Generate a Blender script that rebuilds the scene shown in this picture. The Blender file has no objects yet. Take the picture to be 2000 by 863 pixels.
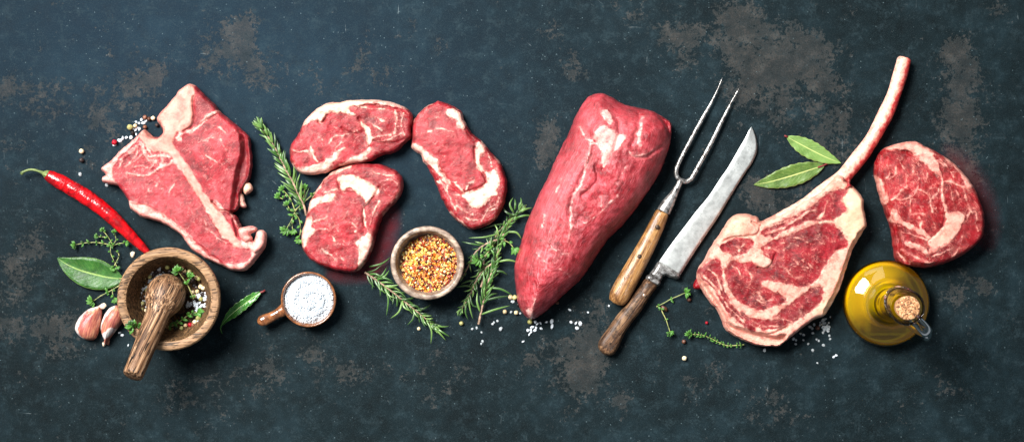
import bpy, math, random
import numpy as np
from mathutils import Vector, Matrix

# ---------------------------------------------------------------- scale and view
S = 0.00065                 # metres per photograph pixel on the table
CX, CY, H = 1000.0, 431.5, 4200.0
sc = bpy.context.scene
col = sc.collection
cam = bpy.data.objects.new('camera', bpy.data.cameras.new('camera'))
col.objects.link(cam)
cam.location = (0, 0, H * S)
cam.data.sensor_width = 36
cam.data.lens = 36 * H / 2000.0
cam.data.clip_end = 100
sc.camera = cam

w = bpy.data.worlds.new('World'); sc.world = w; w.use_nodes = True
w.node_tree.nodes['Background'].inputs[0].default_value = (0.80, 0.90, 1.0, 1)
w.node_tree.nodes['Background'].inputs[1].default_value = 0.24
sc.view_settings.view_transform = 'Standard'
sc.view_settings.look = 'None'
sc.view_settings.exposure = 0.0


def area(name, loc, target, sx, sy, power, color, spread=180):
    l = bpy.data.lights.new(name, 'AREA'); l.shape = 'RECTANGLE'; l.size = sx; l.size_y = sy
    l.energy = power; l.color = color; l.spread = math.radians(spread)
    o = bpy.data.objects.new(name, l); col.objects.link(o); o.location = loc
    o.rotation_euler = (Vector(target) - Vector(loc)).to_track_quat('-Z', 'Y').to_euler()
    return o


area('window_light', (-1.5, 1.4, 2.7), (0.0, 0.03, 0), 1.6, 1.6, 41, (1.0, 0.97, 0.93), 50)
area('fill_light', (-0.2, 2.3, 1.6), (0.1, 0, 0), 1.6, 0.8, 9, (0.85, 0.93, 1.0))

# ---------------------------------------------------------------- helpers
def P(x, y, z=0.0):
    """photo pixel seen at height z (px) -> world point"""
    f = 1 - z / H
    return Vector(((x - CX) * f * S, -(y - CY) * f * S, z * S))


def tr(pts, crop):
    x0, y0, k = crop
    return [(x0 + a / k, y0 + b / k) for a, b in pts]


def spline(pts, step=3.0, closed=True):
    p = np.array(pts, float); n = len(p); out = []
    rng = range(n if closed else n - 1)
    for i in rng:
        if closed:
            a, b, c, d = p[(i - 1) % n], p[i], p[(i + 1) % n], p[(i + 2) % n]
        else:
            a, b, c, d = p[max(i - 1, 0)], p[i], p[i + 1], p[min(i + 2, n - 1)]
        m = max(1, int(np.linalg.norm(c - b) / step))
        for j in range(m):
            t = j / m
            out.append(0.5 * ((2 * b) + (-a + c) * t + (2 * a - 5 * b + 4 * c - d) * t * t + (-a + 3 * b - 3 * c + d) * t ** 3))
    if not closed: out.append(p[-1])
    return np.array(out)


def vnoise(x, y, seed=0):
    xi = np.floor(x).astype(np.int64); yi = np.floor(y).astype(np.int64)
    fx = x - xi; fy = y - yi
    fx = fx * fx * (3 - 2 * fx); fy = fy * fy * (3 - 2 * fy)

    def h(a, b):
        v = (a * 374761393 + b * 668265263 + seed * 974711 + 12345) & 0xffffffff
        v = ((v ^ (v >> 13)) * 1274126177) & 0xffffffff
        v = v ^ (v >> 16)
        return (v & 0xffff) / 65535.0
    return (h(xi, yi) * (1 - fx) + h(xi + 1, yi) * fx) * (1 - fy) + (h(xi, yi + 1) * (1 - fx) + h(xi + 1, yi + 1) * fx) * fy


def fbm(x, y, s, seed=0, o=3):
    v = 0; a = 0.5; t = 0
    for i in range(o):
        v = v + a * (vnoise(x * s, y * s, seed + i * 17) - 0.5); t += a
        s *= 2.03; a *= 0.5
    return v / t * 2      # about -1..1


def seg_dist(X, Y, pts, closed, near=False):
    best = np.full(X.shape, 1e9); nx = np.zeros(X.shape); ny = np.zeros(X.shape)
    n = len(pts)
    for i in range(n if closed else n - 1):
        ax, ay = pts[i]; bx, by = pts[(i + 1) % n]
        dx, dy = bx - ax, by - ay; L = dx * dx + dy * dy + 1e-9
        t = np.clip(((X - ax) * dx + (Y - ay) * dy) / L, 0, 1)
        qx = ax + t * dx; qy = ay + t * dy
        d = (X - qx) ** 2 + (Y - qy) ** 2
        m = d < best
        best = np.where(m, d, best)
        if near: nx = np.where(m, qx, nx); ny = np.where(m, qy, ny)
    best = np.sqrt(best)
    return (best, nx, ny) if near else best


def inside(X, Y, pts):
    c = np.zeros(X.shape, bool); n = len(pts)
    for i in range(n):
        ax, ay = pts[i]; bx, by = pts[(i + 1) % n]
        if ay == by: continue
        c ^= ((ay > Y) != (by > Y)) & (X < (bx - ax) * (Y - ay) / (by - ay) + ax)
    return c


def boxed(X, Y, pts, marg, fn, fill):
    p = np.array(pts)
    m = (X > p[:, 0].min() - marg) & (X < p[:, 0].max() + marg) & (Y > p[:, 1].min() - marg) & (Y < p[:, 1].max() + marg)
    out = np.full(X.shape, fill, float)
    if m.any(): out[m] = fn(X[m], Y[m])
    return out


def sd_poly(X, Y, pts):
    pts = spline(pts, 4)
    def f(x, y):
        d = seg_dist(x, y, pts, True)
        return np.where(inside(x, y, pts), d, -d)
    return boxed(X, Y, pts, 24, f, -24.0)


def sd_line(X, Y, pts, wd):
    pts = spline(pts, 4, False)
    return boxed(X, Y, pts, 24, lambda x, y: wd / 2 - seg_dist(x, y, pts, False), -24.0)


def sstep(a, b, x):
    t = np.clip((x - a) / (b - a), 0, 1); return t * t * (3 - 2 * t)


def empty(name, loc, label, cat, group=None):
    o = bpy.data.objects.new(name, None); o.empty_display_size = 0.02; col.objects.link(o)
    o.location = loc; tag(o, label, cat, group); return o


def tag(o, label=None, cat=None, group=None, kind=None):
    if label: o['label'] = label
    if cat: o['category'] = cat
    if group: o['group'] = group
    if kind: o['kind'] = kind
    return o


def mesh(name, v, f, mat, parent=None, smooth=True, loc=None, attrs=None):
    me = bpy.data.meshes.new(name)
    v = np.asarray(v, dtype=float)
    if loc is None: loc = Vector((0, 0, 0))
    if parent is not None and parent.type == 'EMPTY' and loc.length == 0:
        off = np.array(parent.location)
    elif parent is None:
        off = np.array(loc)
    else:
        off = np.array(parent.matrix_basis.translation)
        p = parent.parent
        while p is not None: off = off + np.array(p.matrix_basis.translation); p = p.parent
    me.from_pydata([tuple(q) for q in (v - off)], [], f)
    me.update()
    if smooth: me.shade_smooth()
    me.materials.append(mat)
    if attrs:
        for k, a in attrs.items():
            at = me.attributes.new(k, 'FLOAT', 'POINT'); at.data.foreach_set('value', np.asarray(a, dtype=np.float32))
    o = bpy.data.objects.new(name, me); col.objects.link(o)
    if parent is not None: o.parent = parent
    else: o.location = loc
    return o


def loft(rings, cap=True):
    """rings: list of lists of points, same count"""
    v = []; f = []; n = len(rings[0])
    for r in rings: v += [tuple(q) for q in r]
    for i in range(len(rings) - 1):
        for j in range(n):
            a = i * n + j; b = i * n + (j + 1) % n
            f.append((a, b, b + n, a + n))
    if cap:
        f.append(tuple(range(n))[::-1]); f.append(tuple(range(len(v) - n, len(v))))
    return v, f


def tube(path, radii, n=12, flat=1.0, wob=0, seed=0):
    """path of world Vectors, radii in metres; flat = vertical squash"""
    rnd = random.Random(seed); rings = []
    for i, p in enumerate(path):
        a = path[max(i - 1, 0)]; b = path[min(i + 1, len(path) - 1)]
        t = (b - a).normalized()
        up = Vector((0, 0, 1)) if abs(t.z) < 0.9 else Vector((1, 0, 0))
        s = t.cross(up).normalized(); u = s.cross(t)
        r = radii[i] if hasattr(radii, '__len__') else radii
        ring = []
        for j in range(n):
            th = 2 * math.pi * j / n
            rr = r * (1 + wob * (rnd.random() - 0.5))
            ring.append(p + s * math.cos(th) * rr + u * math.sin(th) * rr * flat)
        rings.append(ring)
    return loft(rings)


def join(parts):
    V = []; F = []
    for v, f in parts:
        o = len(V); V += [tuple(q) for q in v]; F += [tuple(i + o for i in q) for q in f]
    return V, F


def lathe(prof, c, n=96, wob=None):
    rings = []
    for k, (r, z) in enumerate(prof):
        rings.append([Vector((c.x + r * S * math.cos(2 * math.pi * j / n), c.y + r * S * math.sin(2 * math.pi * j / n), z * S)) for j in range(n)])
    return loft(rings, True)


# ---------------------------------------------------------------- material helper
class M:
    def __init__(s, name):
        s.m = bpy.data.materials.new(name); s.m.use_nodes = True
        s.t = s.m.node_tree; s.N = s.t.nodes; s.L = s.t.links
        s.b = s.N['Principled BSDF']

    def put(s, sock, v):
        if v is None: return
        if isinstance(v, bpy.types.NodeSocket): s.L.new(v, sock)
        elif isinstance(v, (tuple, list)) and len(v) == 3 and len(sock.default_value) == 4: sock.default_value = (*v, 1)
        else: sock.default_value = v

    def node(s, typ, ins=None, **kw):
        n = s.N.new(typ)
        for k, v in kw.items(): setattr(n, k, v)
        for k, v in (ins or {}).items(): s.put(n.inputs[k], v)
        return n

    def coord(s, scale=(1, 1, 1), rot=(0, 0, 0), kind='Object', loc=(0, 0, 0), tilt=0.0):
        tc = s.node('ShaderNodeTexCoord').outputs[kind]
        k = 1 / S if kind == 'Object' else 1
        a = s.node('ShaderNodeMapping', {'Vector': tc, 'Rotation': rot})
        if tilt: a = s.node('ShaderNodeMapping', {'Vector': a.outputs[0], 'Rotation': (0, tilt, 0)})
        b = s.node('ShaderNodeMapping', {'Vector': a.outputs[0], 'Scale': tuple(q * k for q in scale), 'Location': loc})
        return b.outputs[0]

    def noise(s, v, scale, detail=3, rough=0.55, dist=0.0):
        return s.node('ShaderNodeTexNoise', {'Vector': v, 'Scale': scale, 'Detail': detail, 'Roughness': rough, 'Distortion': dist}).outputs['Fac']

    def noisec(s, v, scale, detail=2):
        return s.node('ShaderNodeTexNoise', {'Vector': v, 'Scale': scale, 'Detail': detail}).outputs['Color']

    def vor(s, v, scale, feature='F1', out='Distance', rnd=1.0):
        return s.node('ShaderNodeTexVoronoi', {'Vector': v, 'Scale': scale, 'Randomness': rnd}, feature=feature).outputs[out]

    def math(s, op, a, b=0.0, c=None):
        n = s.node('ShaderNodeMath', operation=op); s.put(n.inputs[0], a); s.put(n.inputs[1], b)
        if c is not None: s.put(n.inputs[2], c)
        return n.outputs[0]

    def step(s, x, a, b):
        n = s.node('ShaderNodeMapRange', interpolation_type='SMOOTHSTEP')
        s.put(n.inputs['Value'], x); s.put(n.inputs['From Min'], a); s.put(n.inputs['From Max'], b)
        return n.outputs[0]

    def ramp(s, x, stops):
        n = s.node('ShaderNodeValToRGB'); e = n.color_ramp.elements
        while len(e) > 1: e.remove(e[-1])
        e[0].position = stops[0][0]; e[0].color = (*stops[0][1], 1)
        for p, c in stops[1:]:
            q = e.new(p); q.color = (*c, 1)
        s.put(n.inputs[0], x); return n.outputs[0]

    def mix(s, f, a, b, blend='MIX'):
        n = s.node('ShaderNodeMix', data_type='RGBA', blend_type=blend)
        s.put(n.inputs[0], f); s.put(n.inputs[6], a); s.put(n.inputs[7], b); return n.outputs[2]

    def vadd(s, a, b, op='ADD'):
        n = s.node('ShaderNodeVectorMath', operation=op); s.put(n.inputs[0], a); s.put(n.inputs[1], b); return n.outputs[0]

    def vscale(s, a, k):
        n = s.node('ShaderNodeVectorMath', operation='SCALE'); s.put(n.inputs[0], a); s.put(n.inputs['Scale'], k); return n.outputs[0]

    def warp(s, v, scale, amp):
        c = s.noisec(v, scale); c = s.vadd(c, (0.5, 0.5, 0.5), 'SUBTRACT')
        return s.vadd(v, s.vscale(c, amp))

    def attr(s, name, out='Fac'):
        return s.node('ShaderNodeAttribute', attribute_name=name).outputs[out]

    def rnd(s):
        return s.node('ShaderNodeObjectInfo').outputs['Random']

    def bump(s, h, dist, strength=1.0, n=None):
        b = s.node('ShaderNodeBump', {'Height': h, 'Distance': dist * S, 'Strength': strength})
        if n is not None: s.put(b.inputs['Normal'], n)
        return b.outputs[0]

    def out(s, base, rough=0.5, normal=None, **kw):
        s.put(s.b.inputs['Base Color'], base); s.put(s.b.inputs['Roughness'], rough)
        if normal is not None: s.put(s.b.inputs['Normal'], normal)
        for k, v in kw.items(): s.put(s.b.inputs[k.replace('_', ' ')], v)
        return s.m


def rgb(r, g, b):
    return tuple(((c / 255) / 12.92 if c / 255 <= 0.04045 else ((c / 255 + 0.055) / 1.055) ** 2.4) for c in (r, g, b))


# ---------------------------------------------------------------- table surface
PATCH = [(430, 100, 45, .8), (480, 50, 30, .6), (290, 150, 42, .9), (510, 140, 40, .8), (210, 210, 50, .55), (100, 200, 40, .5), (15, 180, 35, .8),
         (1330, 75, 45, .9), (1440, 30, 38, .9), (1460, 110, 70, .75), (1560, 90, 50, .8), (1600, 150, 60, .7), (1490, 190, 60, .6), (1620, 270, 55, .8),
         (1230, 20, 45, .5), (1075, 70, 25, .8), (1120, 135, 25, .8), (1075, 260, 33, .9), (1065, 305, 22, .7), (860, 85, 15, .5),
         (1865, 100, 32, .9), (1880, 160, 42, .95), (1870, 240, 45, .9), (1880, 330, 45, .8), (1950, 30, 28, .6), (1860, 570, 32, .8), (1928, 565, 20, .9),
         (1140, 700, 60, .8), (1170, 640, 50, .6), (1040, 715, 35, .5), (1130, 760, 35, .6), (1210, 780, 25, .7), (870, 740, 50, .45), (690, 730, 45, .5),
         (120, 650, 50, .7), (35, 560, 45, .6), (50, 480, 55, .6), (12, 640, 30, .7), (400, 770, 60, .5), (330, 790, 40, .4), (520, 740, 50, .5), (60, 760, 30, .4),
         (620, 700, 45, .4), (1500, 800, 60, .35), (1380, 740, 50, .4), (1780, 820, 40, .4), (740, 60, 60, .2), (700, 160, 60, .3), (20, 290, 30, .6),
         (1840, 760, 20, .5), (200, 300, 60, .4), (1480, 380, 40, .6), (1520, 400, 60, .5), (1660, 440, 30, .4), (960, 330, 60, .25)]


def build_table():
    gx = np.arange(-700, 2701, 10.0); gy = np.arange(-700, 1561, 10.0)
    X, Y = np.meshgrid(gx, gy)
    d = np.full(X.shape, 0.08)
    d += 0.30 * np.maximum(0, fbm(X, Y, 1 / 170., 5, 3))
    for x, y, r, a in PATCH:
        d += a * np.exp(-((X - x) ** 2 + (Y - y) ** 2) / (2 * (r * .8) ** 2))
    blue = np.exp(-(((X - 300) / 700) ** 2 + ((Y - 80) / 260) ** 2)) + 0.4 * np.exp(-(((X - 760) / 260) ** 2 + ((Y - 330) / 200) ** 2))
    v = np.stack([(X - CX) * S, -(Y - CY) * S, np.zeros(X.shape)], -1).reshape(-1, 3)
    ny, nx = X.shape
    idx = np.arange(ny * nx).reshape(ny, nx)
    f = np.stack([idx[:-1, :-1], idx[1:, :-1], idx[1:, 1:], idx[:-1, 1:]], -1).reshape(-1, 4).tolist()
    m = M('worn_slate_metal')
    c = m.coord()
    cw = m.warp(c, 0.02, 18)
    big = m.noise(c, 0.006, 4, 0.6)
    mid = m.noise(c, 0.03, 5, 0.65)
    fine = m.noise(c, 0.22, 4, 0.7)
    dust = m.noise(c, 0.6, 2, 0.7)
    base = m.ramp(m.math('ADD', m.math('MULTIPLY', big, 0.55), m.math('MULTIPLY', mid, 0.45)),
                  [(0.36, rgb(6, 15, 18)), (0.5, rgb(12, 24, 28)), (0.66, rgb(22, 37, 43))])
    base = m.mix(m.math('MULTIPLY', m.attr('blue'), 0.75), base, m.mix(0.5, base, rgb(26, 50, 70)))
    # cloudy light scuffs made of fine grain
    sc_ = m.step(m.math('ADD', m.math('MULTIPLY', m.noise(cw, 0.035, 6, 0.7), 0.6), m.math('MULTIPLY', fine, 0.4)), 0.50, 0.64)
    base = m.mix(m.math('MULTIPLY', sc_, 0.36), base, rgb(46, 62, 68))
    # corroded patches with crisp edges
    pd = m.attr('patch')
    edge = m.math('ADD', m.math('MULTIPLY', m.noise(m.warp(cw, .15, 5), 0.022, 10, 0.74), 0.5), m.math('MULTIPLY', m.noise(c, 0.12, 8, 0.82), 0.5))
    lvl = m.math('SUBTRACT', edge, m.math('MULTIPLY_ADD', pd, -0.155, 0.61))
    pm = m.step(lvl, 0.0, 0.022)
    rim = m.math('MULTIPLY', pm, m.math('SUBTRACT', 1.0, m.step(lvl, 0.01, 0.035)))
    pcol = m.ramp(m.math('ADD', m.math('MULTIPLY', m.noise(c, 0.03, 6, 0.7), .6), m.math('MULTIPLY', m.noise(c, 0.3, 4, 0.75), .4)), [(0.36, rgb(30, 38, 40)), (0.5, rgb(52, 52, 51)), (0.64, rgb(88, 80, 73))])
    base = m.mix(m.math('MULTIPLY', pm, .50), base, pcol)
    base = m.mix(m.math('MULTIPLY', rim, 0.25), base, rgb(100, 106, 106))
    # faint lace of lighter blue-grey wear everywhere
    lace = m.math('ADD', m.math('MULTIPLY', m.noise(m.warp(c, .1, 6), 0.03, 9, 0.74), 0.6), m.math('MULTIPLY', m.noise(c, 0.17, 6, 0.8), 0.4))
    base = m.mix(m.math('MULTIPLY', m.step(lace, 0.54, 0.60), 0.15), base, rgb(54, 72, 78))
    base = m.mix(m.math('MULTIPLY', m.step(lace, 0.46, 0.38), 0.22), base, rgb(5, 11, 13))
    # small flakes
    fl = m.step(m.noise(m.warp(c, .05, 8), 0.055, 7, 0.75), 0.66, 0.69)
    base = m.mix(m.math('MULTIPLY', fl, 0.55), base, rgb(86, 92, 92))
    # specks
    vd = m.vor(c, 0.085); sel = m.math('GREATER_THAN', m.noise(c, 0.07, 2, 0.5), 0.50)
    spk = m.math('MULTIPLY', m.math('SUBTRACT', 1.0, m.step(vd, 0.05, 0.11)), sel)
    base = m.mix(m.math('MULTIPLY', spk, 0.4), base, rgb(120, 140, 146))
    # scratches: long faint strokes, two directions
    for rot, a in ((1.5, .6), (0.08, .5), (0.7, .3), (1.62, .5)):
        cs = m.coord((0.0035, 0.11, 1), (0, 0, rot))
        s1 = m.step(m.noise(cs, 1.0, 5, 0.75, 0.15), 0.66, 0.72)
        brk = m.step(m.noise(c, 0.03, 4, 0.7), 0.5, 0.62)
        base = m.mix(m.math('MULTIPLY', m.math('MULTIPLY', s1, brk), a), base, rgb(140, 152, 156))
    base = m.mix(m.math('MULTIPLY', m.step(dust, 0.50, 0.72), 0.26), base, rgb(70, 86, 90))
    base = m.mix(m.math('MULTIPLY', m.step(m.noise(c, 0.5, 2, .8), 0.42, 0.25), 0.45), base, rgb(18, 26, 30))
    h = m.math('ADD', m.math('MULTIPLY', fine, 0.6), m.math('MULTIPLY', pm, -0.5))
    ro = m.math('ADD', 0.55, m.math('MULTIPLY', mid, 0.25))
    mt = m.out(base, ro, m.bump(h, 0.9, 0.7), Specular_IOR_Level=0.07)
    o = mesh('table_surface', v, f, mt, attrs={'patch': np.clip(d, 0, 1.1).ravel(), 'blue': blue.ravel()})
    tag(o, 'dark slate blue worn surface with rusty grey patches and scratches', 'table surface', kind='structure')
build_table()


# ---------------------------------------------------------------- meat
def meat_mat(name, lean, lean_dark, lean_light, fat, fat2, bone=rgb(232, 158, 144), marble=0.5, fib=0.0, cell=17, wet=0.3, silver=0.0, fleck=.2):
    m = M(name)
    lean, lean_dark, lean_light = (lean[0] * .72, lean[1] * .42, lean[2] * .46), tuple(q * .46 for q in lean_dark), (lean_light[0] * .82, lean_light[1] * .52, lean_light[2] * .56)
    fat, fat2, bone = (tuple(a_ * q for a_, q in zip((.88, .82, .80), z)) for z in (fat, fat2, bone))
    c = m.coord()
    f = m.attr('fat')
    n1 = m.noise(c, 0.16, 3, 0.6); n2 = m.noise(c, 0.7, 2, 0.6)
    fw = m.math('ADD', f, m.math('ADD', m.math('MULTIPLY_ADD', n1, 7.0, -3.5), m.math('MULTIPLY_ADD', n2, 3.0, -1.5)))
    fw = m.math('ADD', fw, m.math('MULTIPLY_ADD', m.noise(c, .055, 2, .5), 8.0, -4.0))
    fm = m.step(fw, -1.3, 2.0)
    # marbling
    cw = m.warp(m.warp(m.coord((.8, 1.25, 1), (0, 0, fib)), 0.05, 22), 0.22, 4.5)
    v1 = m.vor(cw, 1.0 / cell, 'DISTANCE_TO_EDGE')
    k1 = m.step(m.noise(c, 0.075, 3, 0.6), 0.48, 0.68)
    mb = m.attr('marb')
    w1 = m.math('MULTIPLY', m.math('MULTIPLY', k1, mb), 0.06)
    vein = m.math('SUBTRACT', 1.0, m.step(v1, m.math('MULTIPLY', w1, 0.25), m.math('ADD', w1, 0.004)))
    vein = m.math('MULTIPLY', vein, m.step(w1, 0.002, 0.03))
    v2 = m.vor(m.warp(c, 0.15, 7), 2.1 / cell, 'DISTANCE_TO_EDGE')
    k2 = m.step(m.noise(c, 0.09, 3, 0.6, 0.3), 0.52, 0.7)
    w2 = m.math('MULTIPLY', m.math('MULTIPLY', k2, mb), 0.11)
    vein2 = m.math('MULTIPLY', m.math('SUBTRACT', 1.0, m.step(v2, m.math('MULTIPLY', w2, .2), m.math('ADD', w2, 0.004))), m.step(w2, 0.002, 0.04))
    spk = m.math('MULTIPLY', m.step(m.noise(c, 0.45, 3, 0.6), 0.62, 0.70), mb)
    rg = m.noise(m.warp(m.coord((.028, .085, 1), (0, 0, fib + .25)), .8, .9), 1.0, 3, .6)
    rg = m.math('SUBTRACT', 1.0, m.step(m.math('ABSOLUTE', m.math('SUBTRACT', rg, .5)), 0.0, 0.028))
    rg = m.math('MULTIPLY', m.math('MULTIPLY', rg, m.step(m.noise(c, .06, 4, .65), .47, .62)), m.math('MINIMUM', m.math('MULTIPLY', mb, 1.6), 1.0))
    vein = m.math('MAXIMUM', m.math('MULTIPLY', vein, .75), m.math('MULTIPLY', rg, .75))
    mm = m.math('MAXIMUM', m.math('MAXIMUM', m.math('MULTIPLY', vein, 0.8), m.math('MULTIPLY', vein2, 0.6)), m.math('MULTIPLY', spk, 0.38))
    # lean colour: grain
    cf = m.coord((0.10, 0.55, 1), (0, 0, fib))
    grain = m.noise(m.warp(cf, 0.3, 0.6), 1.0, 4, 0.65)
    mot = m.noise(c, 0.045, 5, 0.6)
    gm = m.math('ADD', m.math('MULTIPLY', grain, 0.42), m.math('MULTIPLY', mot, 0.58))
    lc = m.ramp(gm, [(0.38, lean_dark), (0.50, lean), (0.62, lean_light)])
    lc = m.mix(m.math('MULTIPLY', m.step(m.noise(m.warp(c, .02, 20), 0.016, 4, 0.6), .44, .62), .55), lc, m.mix(.6, lc, tuple(q * .7 for q in lean_dark)))
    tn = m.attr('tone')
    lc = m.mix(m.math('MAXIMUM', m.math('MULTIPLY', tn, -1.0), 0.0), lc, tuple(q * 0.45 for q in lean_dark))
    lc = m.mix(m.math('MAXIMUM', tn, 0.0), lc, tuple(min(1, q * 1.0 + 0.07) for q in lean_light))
    fc = m.ramp(m.math('ADD', m.math('MULTIPLY', m.noise(c, 0.05, 4, 0.65), 0.6), m.math('MULTIPLY', m.noise(c, 0.3, 3, 0.6), 0.4)),
                [(0.38, fat2), (0.52, fat), (0.66, tuple(min(.9, q * 1.12) for q in fat))])
    fc = m.mix(m.math('MULTIPLY', m.step(m.noise(m.warp(c, .1, 8), 0.075, 6, 0.72), 0.50, 0.66), 0.62), fc, m.mix(0.5, fat2, lean))
    fc = m.mix(m.math('MULTIPLY', m.attr('cream'), .85), fc, rgb(226, 196, 158))
    # pale flecks in the grain and a milky edge where fat runs out into the lean
    cg = m.coord((0.22, 0.75, 1), (0, 0, fib + .5)); fk = m.step(m.noise(m.warp(cg, .5, .7), 1.0, 3, .7), 0.56, 0.74)
    lc = m.mix(m.math('MULTIPLY', fk, fleck), lc, m.mix(.4, fat, lean_light))
    dk = m.step(m.noise(m.warp(c, .2, 5), 0.32, 4, .7), 0.46, 0.30); lc = m.mix(m.math('MULTIPLY', dk, 0.6), lc, lean_dark)
    if silver:
        sl = m.noise(m.warp(m.coord((.02, .05, 1), (0, 0, fib)), .6, 1.2), 1.0, 6, .7)
        lc = m.mix(m.math('MULTIPLY', m.step(sl, .48, .66), silver), lc, rgb(222, 140, 146))
        fi = m.noise(m.warp(m.coord((.02, .8, 1), (0, 0, fib)), .5, .5), 1.0, 3, .7)
        lc = m.mix(m.math('MULTIPLY', m.step(fi, .55, .68), .35), lc, rgb(214, 128, 132))
    hz = m.math('MULTIPLY', m.step(fw, -9.0, 0.5), m.step(m.noise(m.warp(c, .1, 8), .11, 4, .65), .42, .66)); lc = m.mix(m.math('MULTIPLY', hz, .30), lc, m.mix(.5, fat, lean_light))
    base = m.mix(mm, lc, m.mix(0.25, fat, lean_light))
    thin = m.math('MULTIPLY', m.step(f, 7.0, 2.0), m.step(m.noise(c, .10, 3, .6), .56, .38)); fmo = m.math('MULTIPLY', fm, m.math('SUBTRACT', 1.0, m.math('MULTIPLY', thin, .6)))
    base = m.mix(fmo, base, fc)
    bo = m.step(m.math('ADD', m.attr('bone'), m.math('MULTIPLY_ADD', n1, 5.0, -2.5)), -1.5, 2.5)
    bc = m.ramp(m.noise(c, 0.05, 5, 0.65), [(0.36, tuple(q * .62 for q in bone)), (0.5, bone), (0.66, tuple(min(.86, q * 1.2) for q in bone))])
    bc = m.mix(m.math('MULTIPLY', m.step(m.noise(m.warp(c, .1, 10), 0.12, 5, 0.75), 0.56, 0.68), 0.55), bc, rgb(196, 96, 90))
    base = m.mix(bo, base, bc)
    hf = m.math('ADD', m.math('MULTIPLY', grain, 0.8), m.math('MULTIPLY', m.noise(c, 0.3, 4, 0.65), 0.7))
    hf = m.math('ADD', hf, m.math('MULTIPLY', m.math('MAXIMUM', fm, mm), 0.35))
    hf = m.math('ADD', hf, m.math('MULTIPLY', m.noise(c, .9, 2, .6), .3))
    ro = m.math('MULTIPLY_ADD', m.noise(c, 0.12, 4, 0.7), 0.5, 0.10)
    m.b.subsurface_method = 'RANDOM_WALK'
    return m.out(base, ro, m.bump(hf, 1.5, 0.75), Specular_IOR_Level=wet,
                 Subsurface_Weight=0.10, Subsurface_Radius=(0.004, 0.0012, 0.0008), Subsurface_Scale=1.0,
                 Coat_Weight=0.22, Coat_Roughness=0.09, Coat_Normal=m.bump(m.noise(m.warp(c, .2, 4), 0.22, 4, 0.7), 4.5, 1.0))


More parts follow.
